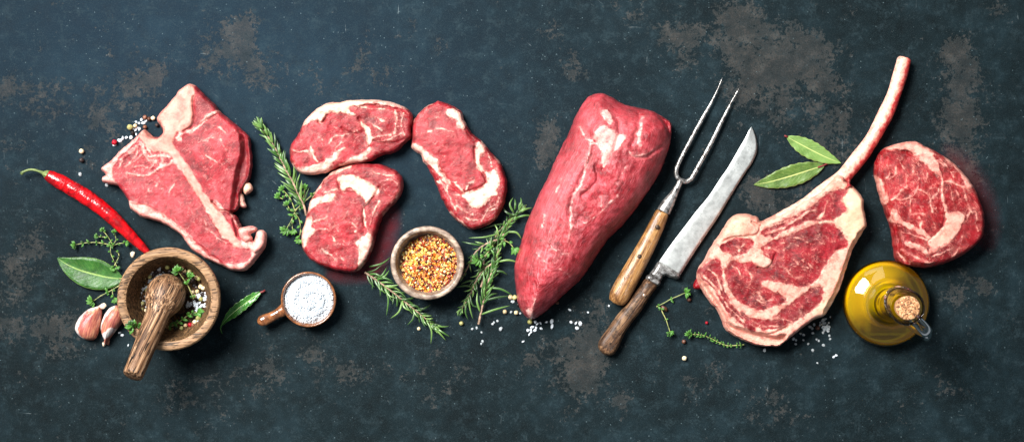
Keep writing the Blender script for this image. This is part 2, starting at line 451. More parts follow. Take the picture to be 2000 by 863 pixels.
def slab(root, outline, crop, T, R, mat, ops=(), base='lean', g=1.6, seed=0, marb=0.6, dome=0.0, rough=1.0,
         parts=(('lean_meat', None),), under=6.0, rim=0.5, blur=0, zf=0.6, rag=1.6, z0=0.0, marbmap=None):
    """solid cut of meat: a dense height surface with a rounded edge, split into its parts"""
    zc = zf * T
    def wp(pts):   # photo px -> px on the table plane
        return [((x - CX) * (1 - zc / H) + CX, (y - CY) * (1 - zc / H) + CY) for x, y in tr(pts, crop)]
    k = crop[2]
    ol = spline(wp(outline), 3.0)
    ol = ol + rag * np.stack([fbm(ol[:, 0], ol[:, 1], 1 / 9., seed + 1, 3), fbm(ol[:, 0], ol[:, 1], 1 / 9., seed + 2, 3)], -1)
    x0, y0 = ol.min(0) - 3; x1, y1 = ol.max(0) + 3
    X, Y = np.meshgrid(np.arange(x0, x1, g), np.arange(y0, y1, g))
    d, nx, ny = seg_dist(X, Y, ol, True, True)
    ins = inside(X, Y, ol) & (d > 0.25 * g)
    d = np.where(ins, d, 0)
    t = np.clip(d / R, 0, 1)
    prof = np.sqrt(1 - (1 - t) ** 2)
    Z = T * (rim + (1 - rim) * prof)
    if dome:
        Z = Z + dome * sstep(0, 1, np.clip(d / (d.max() + 1e-6), 0, 1))
    if blur:
        wgt = ins.astype(float); zz = Z * wgt; ww = wgt.copy()
        for _ in range(blur):
            for A in (0, 1):
                zz = (zz + np.roll(zz, 1, A) + np.roll(zz, -1, A)) / 3; ww = (ww + np.roll(ww, 1, A) + np.roll(ww, -1, A)) / 3
            zz *= ins; ww *= ins
        sm = zz / np.maximum(ww, 1e-6)
        kk = sstep(2, 14, d); Z = Z * (1 - kk) + sm * kk
    WX = X + 2.6 * fbm(X, Y, 1 / 11., seed + 5, 3); WY = Y + 2.6 * fbm(X, Y, 1 / 11., seed + 6, 3)
    fat = np.full(X.shape, -12.0 if base == 'lean' else 12.0); bone = np.full(X.shape, -12.0)
    tone = np.zeros(X.shape); cream = np.zeros(X.shape); mbm = np.full(X.shape, marb); dz = np.zeros(X.shape)
    reg = {}
    for op in ops:
        kd = op[0]
        if kd == 'fat':
            s_ = sd_poly(WX, WY, wp(op[1])); fat = np.maximum(fat, s_)
            if len(op) > 2: reg[op[2]] = np.maximum(reg.get(op[2], -99), s_)
        elif kd == 'lean':
            s_ = sd_poly(WX, WY, wp(op[1])); fat = np.minimum(fat, -s_)
            if len(op) > 2: reg[op[2]] = np.maximum(reg.get(op[2], -99), s_)
        elif kd == 'vein':
            s_ = sd_line(WX, WY, wp(op[2]), op[1] / k); fat = np.maximum(fat, s_)
        elif kd == 'bone':
            s_ = sd_poly(WX, WY, wp(op[1])); bone = np.maximum(bone, s_)
            reg['bone'] = np.maximum(reg.get('bone', -99), s_)
        elif kd == 'tone':       # x, y, r, amount
            (a, b), = wp([(op[1], op[2])]); r = op[3] / k
            tone += op[4] * np.exp(-((X - a) ** 2 + (Y - b) ** 2) / (r * r))
        elif kd == 'cream':
            (a, b), = wp([(op[1], op[2])]); r = op[3] / k
            cream += op[4] * np.exp(-((X - a) ** 2 + (Y - b) ** 2) / (r * r))
        elif kd == 'marb':
            (a, b), = wp([(op[1], op[2])]); r = op[3] / k
            mbm += op[4] * np.exp(-((X - a) ** 2 + (Y - b) ** 2) / (r * r))
        elif kd == 'groove':     # width, depth, pts
            s_ = sd_line(WX, WY, wp(op[3]), 0); wv = op[1] / k
            dz -= op[2] * np.exp(-(s_ / wv) ** 2)
        elif kd == 'low':        # depth, poly
            s_ = sd_poly(WX, WY, wp(op[2])); dz -= op[1] * sstep(-4, 5, s_)
        elif kd == 'hill':       # x,y,r,height
            (a, b), = wp([(op[1], op[2])]); r = op[3] / k
            dz += op[4] * np.exp(-((X - a) ** 2 + (Y - b) ** 2) / (r * r))
        elif kd == 'toneline':
            s_ = sd_line(WX, WY, wp(op[3]), 0); tone += op[2] * np.exp(-(s_ / (op[1] / k)) ** 2)
    if base == 'lean': core = fat > 0
    fatc = np.clip(fat, -12, 12)
    kk = sstep(0, 10, d)
    Z = Z + kk * (dz + rough * .75 * (2.4 * fbm(X, Y, 1 / 34., seed + 8, 3) + 0.9 * fbm(X, Y, 1 / 8., seed + 9, 2)) + 1.1 * sstep(-2, 3, fatc) + 1.0 * sstep(-2, 3, bone))
    Z = np.maximum(Z, 1.0) + z0
    q = ins[:-1, :-1] & ins[1:, :-1] & ins[1:, 1:] & ins[:-1, 1:]
    idx = np.arange(X.size).reshape(X.shape)
    F = np.stack([idx[:-1, :-1][q], idx[1:, :-1][q], idx[1:, 1:][q], idx[:-1, 1:][q]], -1)
    # boundary edges of the quad set (directed)
    E = np.concatenate([F[:, [0, 1]], F[:, [1, 2]], F[:, [2, 3]], F[:, [3, 0]]])
    key = E[:, 0].astype(np.int64) * X.size + E[:, 1]; rev = E[:, 1].astype(np.int64) * X.size + E[:, 0]
    bnd = E[~np.isin(key, rev)]
    bv = np.unique(bnd)
    PX = X.ravel().copy(); PY = Y.ravel().copy(); PZ = Z.ravel().copy()
    nxr, nyr = nx.ravel(), ny.ravel()
    ix = X.ravel()[bv] - nxr[bv]; iy = Y.ravel()[bv] - nyr[bv]
    L = np.sqrt(ix ** 2 + iy ** 2) + 1e-6; ix /= L; iy /= L
    PX[bv] = nxr[bv]; PY[bv] = nyr[bv]; PZ[bv] = T * rim + z0
    nb = len(bv); n0 = X.size
    mp = np.full(n0, -1); mp[bv] = np.arange(nb)
    lowX = [PX[bv] + ix * under * s for s in (0.15, 1.0)]; lowY = [PY[bv] + iy * under * s for s in (0.15, 1.0)]
    lowZ = [np.full(nb, T * rim * 0.35 + z0), np.full(nb, 0.0 + z0)]
    AX = np.concatenate([PX] + lowX); AY = np.concatenate([PY] + lowY); AZ = np.concatenate([PZ] + lowZ)
    a, b = bnd[:, 0], bnd[:, 1]
    ma, mb_ = mp[a], mp[b]
    S1 = np.stack([b, a, n0 + ma, n0 + mb_], -1); S2 = np.stack([n0 + mb_, n0 + ma, n0 + nb + ma, n0 + nb + mb_], -1)
    allF = np.concatenate([F, S1, S2])
    def ext(A):
        A = A.ravel(); return np.concatenate([A, A[bv], A[bv]])
    V = np.stack([(AX - CX) * S, -(AY - CY) * S, AZ * S], -1)
    # normals
    v0, v1, v2, v3 = (V[allF[:, i]] for i in range(4))
    fn = np.cross(v2 - v0, v3 - v1)
    N = np.zeros_like(V)
    for i in range(4): np.add.at(N, allF[:, i], fn)
    N /= (np.linalg.norm(N, axis=1, keepdims=True) + 1e-12)
    at = {'fat': ext(fatc), 'bone': ext(np.clip(bone, -12, 12)), 'tone': np.clip(ext(tone), -1, 1), 'cream': np.clip(ext(cream), 0, 1), 'marb': np.clip(ext(mbm), 0, 1.3)}
    # parts
    lab = np.zeros(len(allF), int)
    src = np.concatenate([F[:, 0], a, a])
    names = [p[0] for p in parts]
    for i, (nm, rk) in enumerate(parts):
        if rk is None: continue
        r = np.full(X.size, -99.0) if rk not in reg else np.broadcast_to(reg[rk], X.shape).ravel()
        lab[r[src] > 0] = i
    out = []
    for i, (nm, rk) in enumerate(parts):
        fs = allF[lab == i]
        if not len(fs): continue
        used = np.unique(fs); rm = np.full(len(V), -1); rm[used] = np.arange(len(used))
        o = mesh(nm.split('|')[0], V[used], rm[fs].tolist(), mat, root, True, attrs={kk2: vv[used] for kk2, vv in at.items()})
        o.data.normals_split_custom_set_from_vertices([tuple(x) for x in N[used]])
        if '|' in nm: o['label'] = nm.split('|')[1]
        out.append(o)
    return out


FATP = rgb(238, 196, 184); FATC = rgb(246, 220, 196)
mat_tbone = meat_mat('pink_beef', rgb(182, 48, 62), rgb(140, 20, 34), rgb(206, 88, 98), rgb(242, 184, 174), rgb(218, 118, 112), marble=.5, fib=-0.9, cell=19)
mat_steak = meat_mat('red_beef', rgb(178, 36, 52), rgb(134, 14, 26), rgb(204, 78, 88), rgb(246, 206, 190), rgb(232, 160, 148), fib=-0.5, cell=21)
mat_toma = meat_mat('crimson_beef', rgb(156, 20, 40), rgb(108, 8, 20), rgb(184, 44, 60), rgb(234, 178, 160), rgb(216, 130, 116), fib=0.3, cell=17, fleck=.12)
mat_rib = meat_mat('deep_red_beef', rgb(164, 18, 34), rgb(116, 6, 16), rgb(188, 42, 54), rgb(244, 178, 162), rgb(228, 134, 124), fib=0.9, cell=13, fleck=.10)
mat_loin = meat_mat('smooth_red_beef', rgb(180, 42, 58), rgb(140, 18, 32), rgb(214, 104, 114), rgb(244, 196, 188), rgb(226, 140, 140), fib=1.94, cell=30, silver=.34)

# T-bone
A = (180, 150, 2.2128)
root = empty('t_bone_steak', P(350, 360), 'large raw t-bone steak with a pale bone across it and a fringe of pink fat', 'steak')
ol = [(425, 30), (445, 38), (470, 60), (500, 90), (530, 120), (556, 152), (590, 180), (625, 208), (655, 235), (678, 262), (684, 300), (690, 350), (690, 400), (680, 440), (662, 468), (645, 500), (640, 540), (628, 575), (605, 588), (628, 605), (642, 640), (662, 672), (700, 705), (745, 700), (748, 735), (730, 762), (705, 795), (680, 825), (650, 840), (600, 835), (555, 815), (520, 800), (480, 780), (440, 755), (410, 720), (385, 685), (350, 660), (300, 632), (250, 615), (205, 600), (165, 572), (158, 540), (140, 510), (120, 485), (105, 470), (80, 465), (45, 455), (42, 435), (58, 425), (36, 400), (45, 388), (80, 360), (120, 320), (160, 285), (200, 250), (225, 225), (240, 240), (265, 258), (290, 258), (305, 240), (300, 220), (280, 190), (285, 165), (320, 125), (355, 85), (380, 55), (405, 35)]
boneP = [(380, 50), (425, 28), (445, 38), (447, 80), (441, 120), (438, 200), (420, 222), (390, 235), (365, 255), (355, 290), (370, 318), (400, 355), (430, 400), (460, 450), (490, 500), (530, 550), (570, 600), (600, 640), (620, 680), (645, 722), (622, 735), (590, 705), (555, 665), (530, 622), (500, 572), (470, 530), (440, 485), (412, 440), (385, 390), (350, 345), (310, 330), (265, 322), (230, 292), (215, 268), (200, 250), (225, 220), (265, 262), (292, 262), (310, 240), (300, 215), (276, 190), (283, 165), (320, 122), (355, 82)]
ops = [('fat', [(150, 535), (200, 545), (250, 558), (300, 582), (350, 618), (400, 655), (440, 700), (480, 740), (520, 780), (560, 800), (620, 808), (670, 800), (690, 760), (690, 710), (760, 660), (770, 740), (700, 850), (600, 860), (480, 800), (380, 700), (250, 630), (150, 580)], 'fatcap'),
       ('fat', [(225, 225), (240, 250), (215, 275), (180, 300), (150, 330), (120, 360), (95, 395), (100, 430), (110, 470), (45, 470), (25, 400), (80, 350), (160, 280)], 'fatcap2'),
       ('lean', [(225, 240), (245, 262), (225, 272), (196, 282)]),
       ('bone', boneP),
       ('fat', [(340, 345), (365, 330), (395, 385), (430, 445), (480, 520), (530, 590), (560, 650), (620, 730), (700, 740), (690, 700), (640, 660), (600, 590), (560, 580), (525, 535), (555, 545), (590, 585), (640, 645), (655, 700), (600, 720), (540, 650), (440, 480)]),
       ('lean', [(575, 590), (600, 598), (615, 640), (628, 690), (610, 650), (590, 615)]),
       ('vein', 16, [(557, 150), (525, 158), (495, 185), (470, 212), (440, 232), (400, 245), (375, 265)]), ('vein', 5, [(405, 238), (385, 275)]), ('vein', 10, [(438, 230), (372, 240)]),
       ('vein', 5, [(530, 215), (555, 218), (580, 242)]), ('vein', 5, [(530, 250), (505, 275)]), ('vein', 6, [(500, 345), (520, 360), (545, 372)]), ('vein', 4, [(560, 270), (575, 300), (585, 320)]), ('vein', 4, [(460, 285), (500, 270), (530, 262)]),
       ('vein', 12, [(215, 285), (235, 330), (260, 350), (300, 340), (345, 350)]), ('vein', 11, [(150, 415), (185, 420), (235, 428), (275, 410), (300, 392), (345, 380), (355, 360)]),
       ('vein', 8, [(130, 360), (170, 330), (200, 300), (225, 290)]), ('vein', 6, [(150, 390), (200, 360), (225, 335), (250, 360), (285, 370)]), ('vein', 6, [(180, 395), (215, 385), (250, 395), (285, 375)]), ('vein', 5, [(120, 400), (150, 345), (180, 310)]), ('vein', 6, [(200, 300), (195, 340), (170, 375)]), ('vein', 5, [(240, 300), (262, 340), (275, 380)]), ('vein', 5, [(300, 330), (310, 360), (300, 390)]),
       ('vein', 5, [(365, 450), (350, 480), (340, 500)]), ('vein', 5, [(300, 445), (280, 475)]), ('vein', 4, [(250, 480), (245, 500)]), ('vein', 4, [(420, 560), (440, 590)]), ('vein', 4, [(500, 660), (540, 690), (580, 722)]), ('vein', 4, [(480, 600), (500, 640)]),
       ('tone', 490, 120, 44, -.55), ('tone', 470, 190, 25, -.3), ('low', 16, [(630, 205), (648, 270), (648, 340), (632, 400), (620, 470), (608, 540), (620, 590), (720, 560), (720, 300), (680, 240)]), ('tone', 668, 400, 50, -.5), ('tone', 668, 300, 40, -.3),  # last two tones paint the right side wall's shade into the meat colour
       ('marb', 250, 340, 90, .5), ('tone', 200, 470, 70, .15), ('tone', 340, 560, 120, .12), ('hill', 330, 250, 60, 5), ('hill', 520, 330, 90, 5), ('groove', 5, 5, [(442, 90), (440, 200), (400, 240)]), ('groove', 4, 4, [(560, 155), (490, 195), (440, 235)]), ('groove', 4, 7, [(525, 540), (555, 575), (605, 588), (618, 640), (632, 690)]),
       ('groove', 3, 4, [(160, 545), (250, 562), (350, 622), (440, 705), (560, 803)]), ('cream', 560, 650, 60, .2),
       ('tone', 640, 780, 40, .1), ('vein', 4, [(600, 800), (650, 810), (690, 780)])]
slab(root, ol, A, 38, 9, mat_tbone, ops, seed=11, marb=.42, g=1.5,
     parts=(('lean_meat', None), ('fat_cap', 'fatcap'), ('fat_edge', 'fatcap2'), ('bone', 'bone')))
for i, (pts, z0, T) in enumerate([([(665, 458), (690, 463), (697, 488), (680, 505), (665, 510), (655, 488)], 12, 14),
                                  ([(635, 500), (655, 508), (662, 540), (670, 562), (650, 565), (630, 550), (625, 525)], 8, 14),
                                  ([(640, 655), (665, 648), (700, 645), (720, 655), (712, 668), (690, 680), (698, 700), (672, 718), (650, 705), (638, 680)], 22, 24),
                                  ([(738, 660), (757, 680), (754, 720), (735, 752), (706, 768), (690, 748), (702, 722), (708, 695), (715, 668)], 16, 28)]):
    slab(root, pts, A, T, 8, mat_tbone, [('cream', 660, 480, 60, .6)], base='fat', seed=40 + i, g=1.3, parts=(('fat_trimming', None),), z0=z0, under=3, rag=1.0)

# three rib steaks in the middle
B = (540, 170, 2.3324)
root = empty('rib_eye_steak', P(685, 270), 'wide raw steak with cream fat along its top edge, above two other steaks', 'steak', 'raw rib-eye steaks')
ol = [(200, 88), (235, 72), (290, 68), (345, 60), (400, 57), (460, 58), (520, 68), (560, 82), (600, 100), (618, 125), (622, 160), (614, 200), (618, 230), (590, 255), (560, 285), (525, 303), (480, 312), (440, 335), (400, 345), (350, 350), (310, 360), (270, 375), (225, 392), (170, 398), (125, 400), (95, 382), (70, 350), (60, 315), (62, 275), (80, 240), (105, 205), (120, 165), (145, 135), (170, 110)]
ops = [('fat', [(115, 185), (125, 140), (190, 80), (290, 58), (400, 45), (520, 56), (580, 85), (600, 105), (560, 100), (540, 92), (480, 80), (410, 76), (380, 90), (330, 92), (340, 110), (365, 130), (310, 122), (262, 117), (228, 130), (208, 165), (190, 155), (160, 160)], 'band'),
       ('fat', [(72, 350), (110, 372), (160, 360), (200, 348), (235, 330), (275, 295), (314, 276), (282, 315), (264, 350), (240, 380), (225, 400), (170, 410), (125, 410), (90, 385)], 'edge'),
       ('fat', [(288, 355), (330, 330), (370, 312), (410, 290), (430, 272), (438, 290), (405, 318), (425, 328), (380, 350), (332, 356), (292, 370)], 'seam'),
       ('fat', [(160, 272), (175, 290), (180, 315), (192, 342), (175, 334), (160, 300)]), ('fat', [(385, 152), (412, 175), (432, 205), (442, 232), (428, 265), (414, 240), (402, 205), (386, 175)]),
       ('vein', 7, [(418, 268), (440, 238), (470, 225), (520, 222)]), ('vein', 8, [(545, 110), (549, 150), (542, 210)]), ('vein', 6, [(78, 285), (110, 297), (150, 290)]), ('vein', 4, [(245, 262), (262, 235), (300, 222), (335, 215), (370, 200)]), ('vein', 4, [(440, 130), (470, 150), (500, 160)]), ('vein', 3, [(360, 110), (380, 90), (440, 100), (500, 100)]),
       ('vein', 4, [(300, 250), (270, 290)]), ('vein', 3, [(460, 250), (520, 240), (580, 200)]), ('vein', 3, [(200, 230), (215, 245)]), ('vein', 4, [(430, 165), (470, 190), (480, 200)]), ('vein', 4, [(585, 120), (570, 170), (585, 220)]),
       ('groove', 5, 6, [(232, 128), (210, 165), (195, 158)]), ('groove', 5, 4, [(385, 90), (450, 82), (560, 105), (600, 120)]), ('groove', 8, 5, [(380, 150), (415, 210), (430, 270)]), ('groove', 6, 3, [(300, 190), (350, 215), (400, 205)]), ('groove', 6, 3, [(440, 250), (520, 260), (580, 240)]),
       ('tone', 500, 190, 120, -.28), ('tone', 560, 270, 60, -.2), ('tone', 300, 180, 60, -.15), ('tone', 170, 220, 90, .18), ('tone', 450, 120, 60, .1), ('cream', 300, 80, 120, .35), ('hill', 170, 240, 80, 3), ('hill', 500, 180, 70, 4)]
slab(root, ol, B, 36, 10, mat_steak, ops, seed=21, marb=.35, g=1.5, parts=(('lean_meat', None), ('fat_band', 'band'), ('fat_seam', 'seam'), ('fat_edge', 'edge')), rough=1.5)

root = empty('rib_eye_steak', P(680, 430), 'raw steak just above the small salt bowl with a white fat patch', 'steak', 'raw rib-eye steaks')
ol = [(350, 352), (400, 348), (440, 350), (480, 355), (520, 370), (555, 388), (575, 415), (578, 450), (568, 490), (545, 525), (510, 560), (485, 590), (470, 630), (455, 680), (440, 730), (420, 780), (395, 815), (370, 838), (340, 845), (290, 840), (240, 828), (190, 808), (150, 780), (125, 745), (115, 705), (115, 665), (128, 620), (140, 575), (150, 530), (170, 490), (195, 450), (225, 410), (265, 380), (310, 362)]
ops = [('fat', [(278, 415), (300, 405), (325, 402), (370, 410), (420, 432), (467, 465), (458, 485), (435, 505), (425, 522), (405, 548), (400, 510), (365, 480), (332, 455), (306, 472), (293, 448)], 'eye'),
       ('fat', [(148, 520), (200, 505), (250, 488), (280, 496), (240, 520), (190, 540), (150, 572), (138, 575)]), ('fat', [(125, 610), (165, 588), (168, 640), (182, 652), (152, 690), (130, 735), (110, 700), (112, 650)], 'edge'),
       ('vein', 9, [(178, 614), (205, 602), (235, 592)]), ('vein', 5, [(182, 652), (232, 648)]), ('fat', [(368, 708), (400, 678), (422, 658), (442, 690), (432, 745), (400, 800), (372, 842), (376, 780)], 'seam'),
       ('vein', 7, [(402, 545), (405, 590), (412, 640), (420, 670)]), ('vein', 4, [(425, 640), (440, 580), (470, 520)]), ('vein', 5, [(270, 618), (280, 655)]), ('vein', 4, [(210, 735), (250, 765), (272, 782)]), ('vein', 4, [(255, 680), (268, 702)]), ('vein', 4, [(280, 755), (300, 790)]), ('vein', 4, [(350, 620), (370, 640), (355, 660)]), ('vein', 4, [(300, 690), (320, 715)]),
       ('vein', 12, [(165, 500), (225, 415), (270, 388), (340, 362)]), ('vein', 6, [(572, 440), (560, 490), (520, 540), (488, 580)]), ('vein', 4, [(470, 440), (520, 420), (550, 440)]), ('vein', 3, [(430, 380), (480, 400), (540, 400)]), ('vein', 3, [(330, 560), (310, 600)]), ('vein', 4, [(220, 480), (280, 470)]),
       ('groove', 5, 4, [(470, 460), (430, 520), (402, 560), (405, 640)]), ('groove', 5, 3, [(280, 420), (300, 475), (360, 480)]), ('tone', 520, 440, 90, -.28), ('tone', 420, 560, 70, -.2), ('tone', 300, 780, 110, -.18), ('tone', 300, 560, 110, .12), ('tone', 200, 740, 70, .0), ('cream', 350, 430, 90, .4), ('hill', 280, 600, 100, 5), ('hill', 500, 430, 50, 4)]
slab(root, ol, B, 38, 10, mat_steak, ops, seed=31, marb=.40, g=1.5, parts=(('lean_meat', None), ('fat_eye', 'eye'), ('fat_seam', 'seam'), ('fat_edge', 'edge')), rough=1.3)

Cc = (780, 180, 3.082)
root = empty('rib_eye_steak', P(895, 325), 'long oval raw steak above the flake bowl with a thick white fat hook', 'steak', 'raw rib-eye steaks')
ol = [(232, 50), (260, 60), (300, 72), (340, 95), (378, 120), (385, 150), (400, 185), (420, 225), (440, 250), (480, 280), (510, 310), (545, 355), (585, 395), (615, 440), (640, 500), (650, 560), (645, 620), (625, 690), (600, 740), (565, 780), (520, 805), (470, 820), (435, 830), (395, 810), (350, 775), (305, 730), (280, 690), (255, 640), (235, 590), (210, 530), (185, 480), (165, 440), (145, 420), (130, 380), (100, 360), (72, 338), (75, 290), (80, 230), (80, 180), (100, 150), (135, 110), (180, 75), (215, 60)]
ops = [('fat', [(280, 118), (310, 100), (350, 108), (382, 135), (385, 165), (400, 200), (385, 227), (350, 207), (340, 180), (315, 155), (285, 140)], 'tip'),
       ('fat', [(65, 318), (110, 313), (150, 345), (190, 380), (230, 410), (245, 460), (265, 495), (300, 532), (310, 545), (290, 550), (250, 512), (215, 472), (175, 437), (150, 430), (125, 385), (85, 362)], 'edge'),
       ('fat', [(378, 615), (420, 600), (460, 590), (500, 570), (528, 540), (520, 505), (505, 482), (550, 478), (575, 458), (600, 500), (606, 545), (590, 590), (592, 622), (560, 625), (545, 658), (510, 680), (480, 702), (440, 687), (410, 662), (393, 640)], 'eye'),
       ('fat', [(458, 330), (480, 295), (510, 310), (522, 345), (512, 370), (490, 392), (488, 430), (512, 478), (490, 484), (468, 455), (458, 400)], 'hook'),
       ('vein', 11, [(335, 542), (360, 570), (392, 615)]), ('vein', 9, [(310, 540), (288, 588), (305, 640), (325, 680), (340, 705)]), ('vein', 9, [(345, 540), (300, 542)]), ('vein', 7, [(537, 372), (550, 415), (558, 450)]), ('vein', 4, [(605, 640), (575, 680), (540, 700), (515, 740), (480, 790)]), ('vein', 4, [(350, 682), (400, 720), (450, 735)]), ('vein', 3, [(320, 615), (370, 620)]),
       ('vein', 9, [(305, 722), (360, 772), (430, 825)]), ('vein', 7, [(600, 745), (560, 765), (530, 795)]), ('vein', 3, [(155, 190), (210, 165), (245, 140)]), ('vein', 7, [(80, 180), (135, 110), (195, 72)]), ('vein', 3, [(180, 240), (240, 220), (330, 235)]), ('vein', 5, [(405, 550), (440, 540), (450, 530)]), ('vein', 4, [(410, 560), (405, 590)]), ('vein', 4, [(215, 530), (260, 560), (285, 600)]), ('vein', 3, [(230, 470), (250, 540), (280, 570)]), ('vein', 3, [(520, 720), (560, 710), (590, 690)]),
       ('vein', 3, [(390, 750), (440, 770), (470, 765)]), ('vein', 3, [(340, 650), (380, 700)]), ('vein', 5, [(570, 380), (600, 430)]),
       ('tone', 200, 250, 110, .18), ('tone', 350, 420, 100, .12), ('tone', 330, 250, 80, .1), ('tone', 450, 760, 120, -.28), ('tone', 250, 560, 70, -.25), ('tone', 610, 600, 60, -.2), ('tone', 430, 490, 30, -.2), ('cream', 490, 630, 110, .15), ('groove', 6, 4, [(240, 450), (300, 540), (380, 610)]), ('groove', 6, 5, [(380, 610), (460, 585), (525, 545), (495, 480), (455, 400), (455, 330)]), ('groove', 8, 4, [(400, 225), (440, 280), (470, 300)]), ('hill', 500, 640, 60, 4), ('hill', 250, 280, 100, 4)]
slab(root, ol, Cc, 36, 10, mat_steak, ops, seed=51, marb=.32, g=1.5, parts=(('lean_meat', None), ('fat_eye', 'eye'), ('fat_patch', 'tip'), ('fat_seam', 'hook'), ('fat_edge', 'edge')), rough=1.2)

# tenderloin
D = (980, 160, 1.798)
root = empty('beef_tenderloin', P(1165, 390), 'long domed red piece of beef tenderloin tapering to a blunt lower tip', 'meat')
ol = [(330, 40), (355, 38), (390, 52), (430, 75), (480, 88), (530, 100), (570, 122), (597, 142), (598, 190), (588, 240), (570, 290), (545, 340), (510, 395), (470, 450), (420, 510), (370, 560), (330, 620), (290, 680), (240, 730), (190, 775), (150, 810), (115, 833), (90, 830), (65, 800), (55, 770), (50, 720), (45, 670), (50, 620), (70, 560), (85, 500), (105, 455), (130, 400), (160, 340), (190, 270), (215, 220), (240, 170), (260, 120), (285, 75), (305, 50)]
ops = [('fat', [(322, 180), (345, 160), (375, 165), (400, 185), (430, 195), (412, 230), (387, 255), (357, 305), (347, 290), (340, 250), (325, 215)], 'eye'),
       ('fat', [(345, 112), (368, 100), (383, 125), (378, 150), (360, 145)]), ('vein', 8, [(335, 215), (312, 228), (300, 260), (290, 300), (280, 350), (255, 395)]), ('vein', 5, [(255, 395), (240, 440), (242, 500), (228, 562)]), ('vein', 12, [(490, 128), (482, 170), (475, 205), (482, 225)]), ('vein', 4, [(440, 252), (480, 262), (530, 240)]), ('vein', 4, [(320, 215), (290, 195), (275, 160)]),
       ('vein', 5, [(148, 465), (140, 512)]), ('vein', 4, [(250, 400), (262, 380), (300, 380)]), ('fat', [(88, 800), (104, 792), (116, 812), (105, 834), (92, 826)]), ('vein', 5, [(105, 795), (118, 760)]), ('vein', 3, [(350, 400), (345, 440)]), ('vein', 2, [(160, 560), (200, 600), (240, 600)]), ('vein', 2, [(280, 500), (330, 470), (400, 400)]), ('vein', 2, [(200, 650), (240, 680)]), ('vein', 2, [(430, 300), (400, 360)]), ('vein', 3, [(210, 340), (190, 390)]), ('vein', 2, [(120, 600), (160, 640)]), ('vein', 4, [(400, 195), (385, 240), (365, 290)]),
       ('groove', 12, 5, [(300, 60), (330, 120), (300, 180), (330, 210)]), ('groove', 8, 4, [(400, 130), (410, 180), (390, 240), (350, 310)]), ('groove', 8, 4, [(480, 120), (470, 180), (450, 230)]), ('groove', 10, 5, [(330, 215), (290, 310), (250, 400), (235, 470)]), ('groove', 7, 4, [(440, 255), (490, 268), (560, 230)]), ('groove', 6, 5, [(325, 300), (330, 350), (280, 400)]),
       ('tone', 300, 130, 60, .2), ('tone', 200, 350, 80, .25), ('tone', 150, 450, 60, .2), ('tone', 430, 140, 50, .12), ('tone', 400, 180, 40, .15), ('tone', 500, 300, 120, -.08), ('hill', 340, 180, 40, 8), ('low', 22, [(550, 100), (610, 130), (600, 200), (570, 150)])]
slab(root, ol, D, 94, 58, mat_loin, ops, seed=61, marb=.13, g=1.6, rim=.22, dome=8, blur=5, zf=.5, under=14, rough=1.7, rag=1.2, parts=(('lean_meat', None), ('fat_seam', 'eye')))

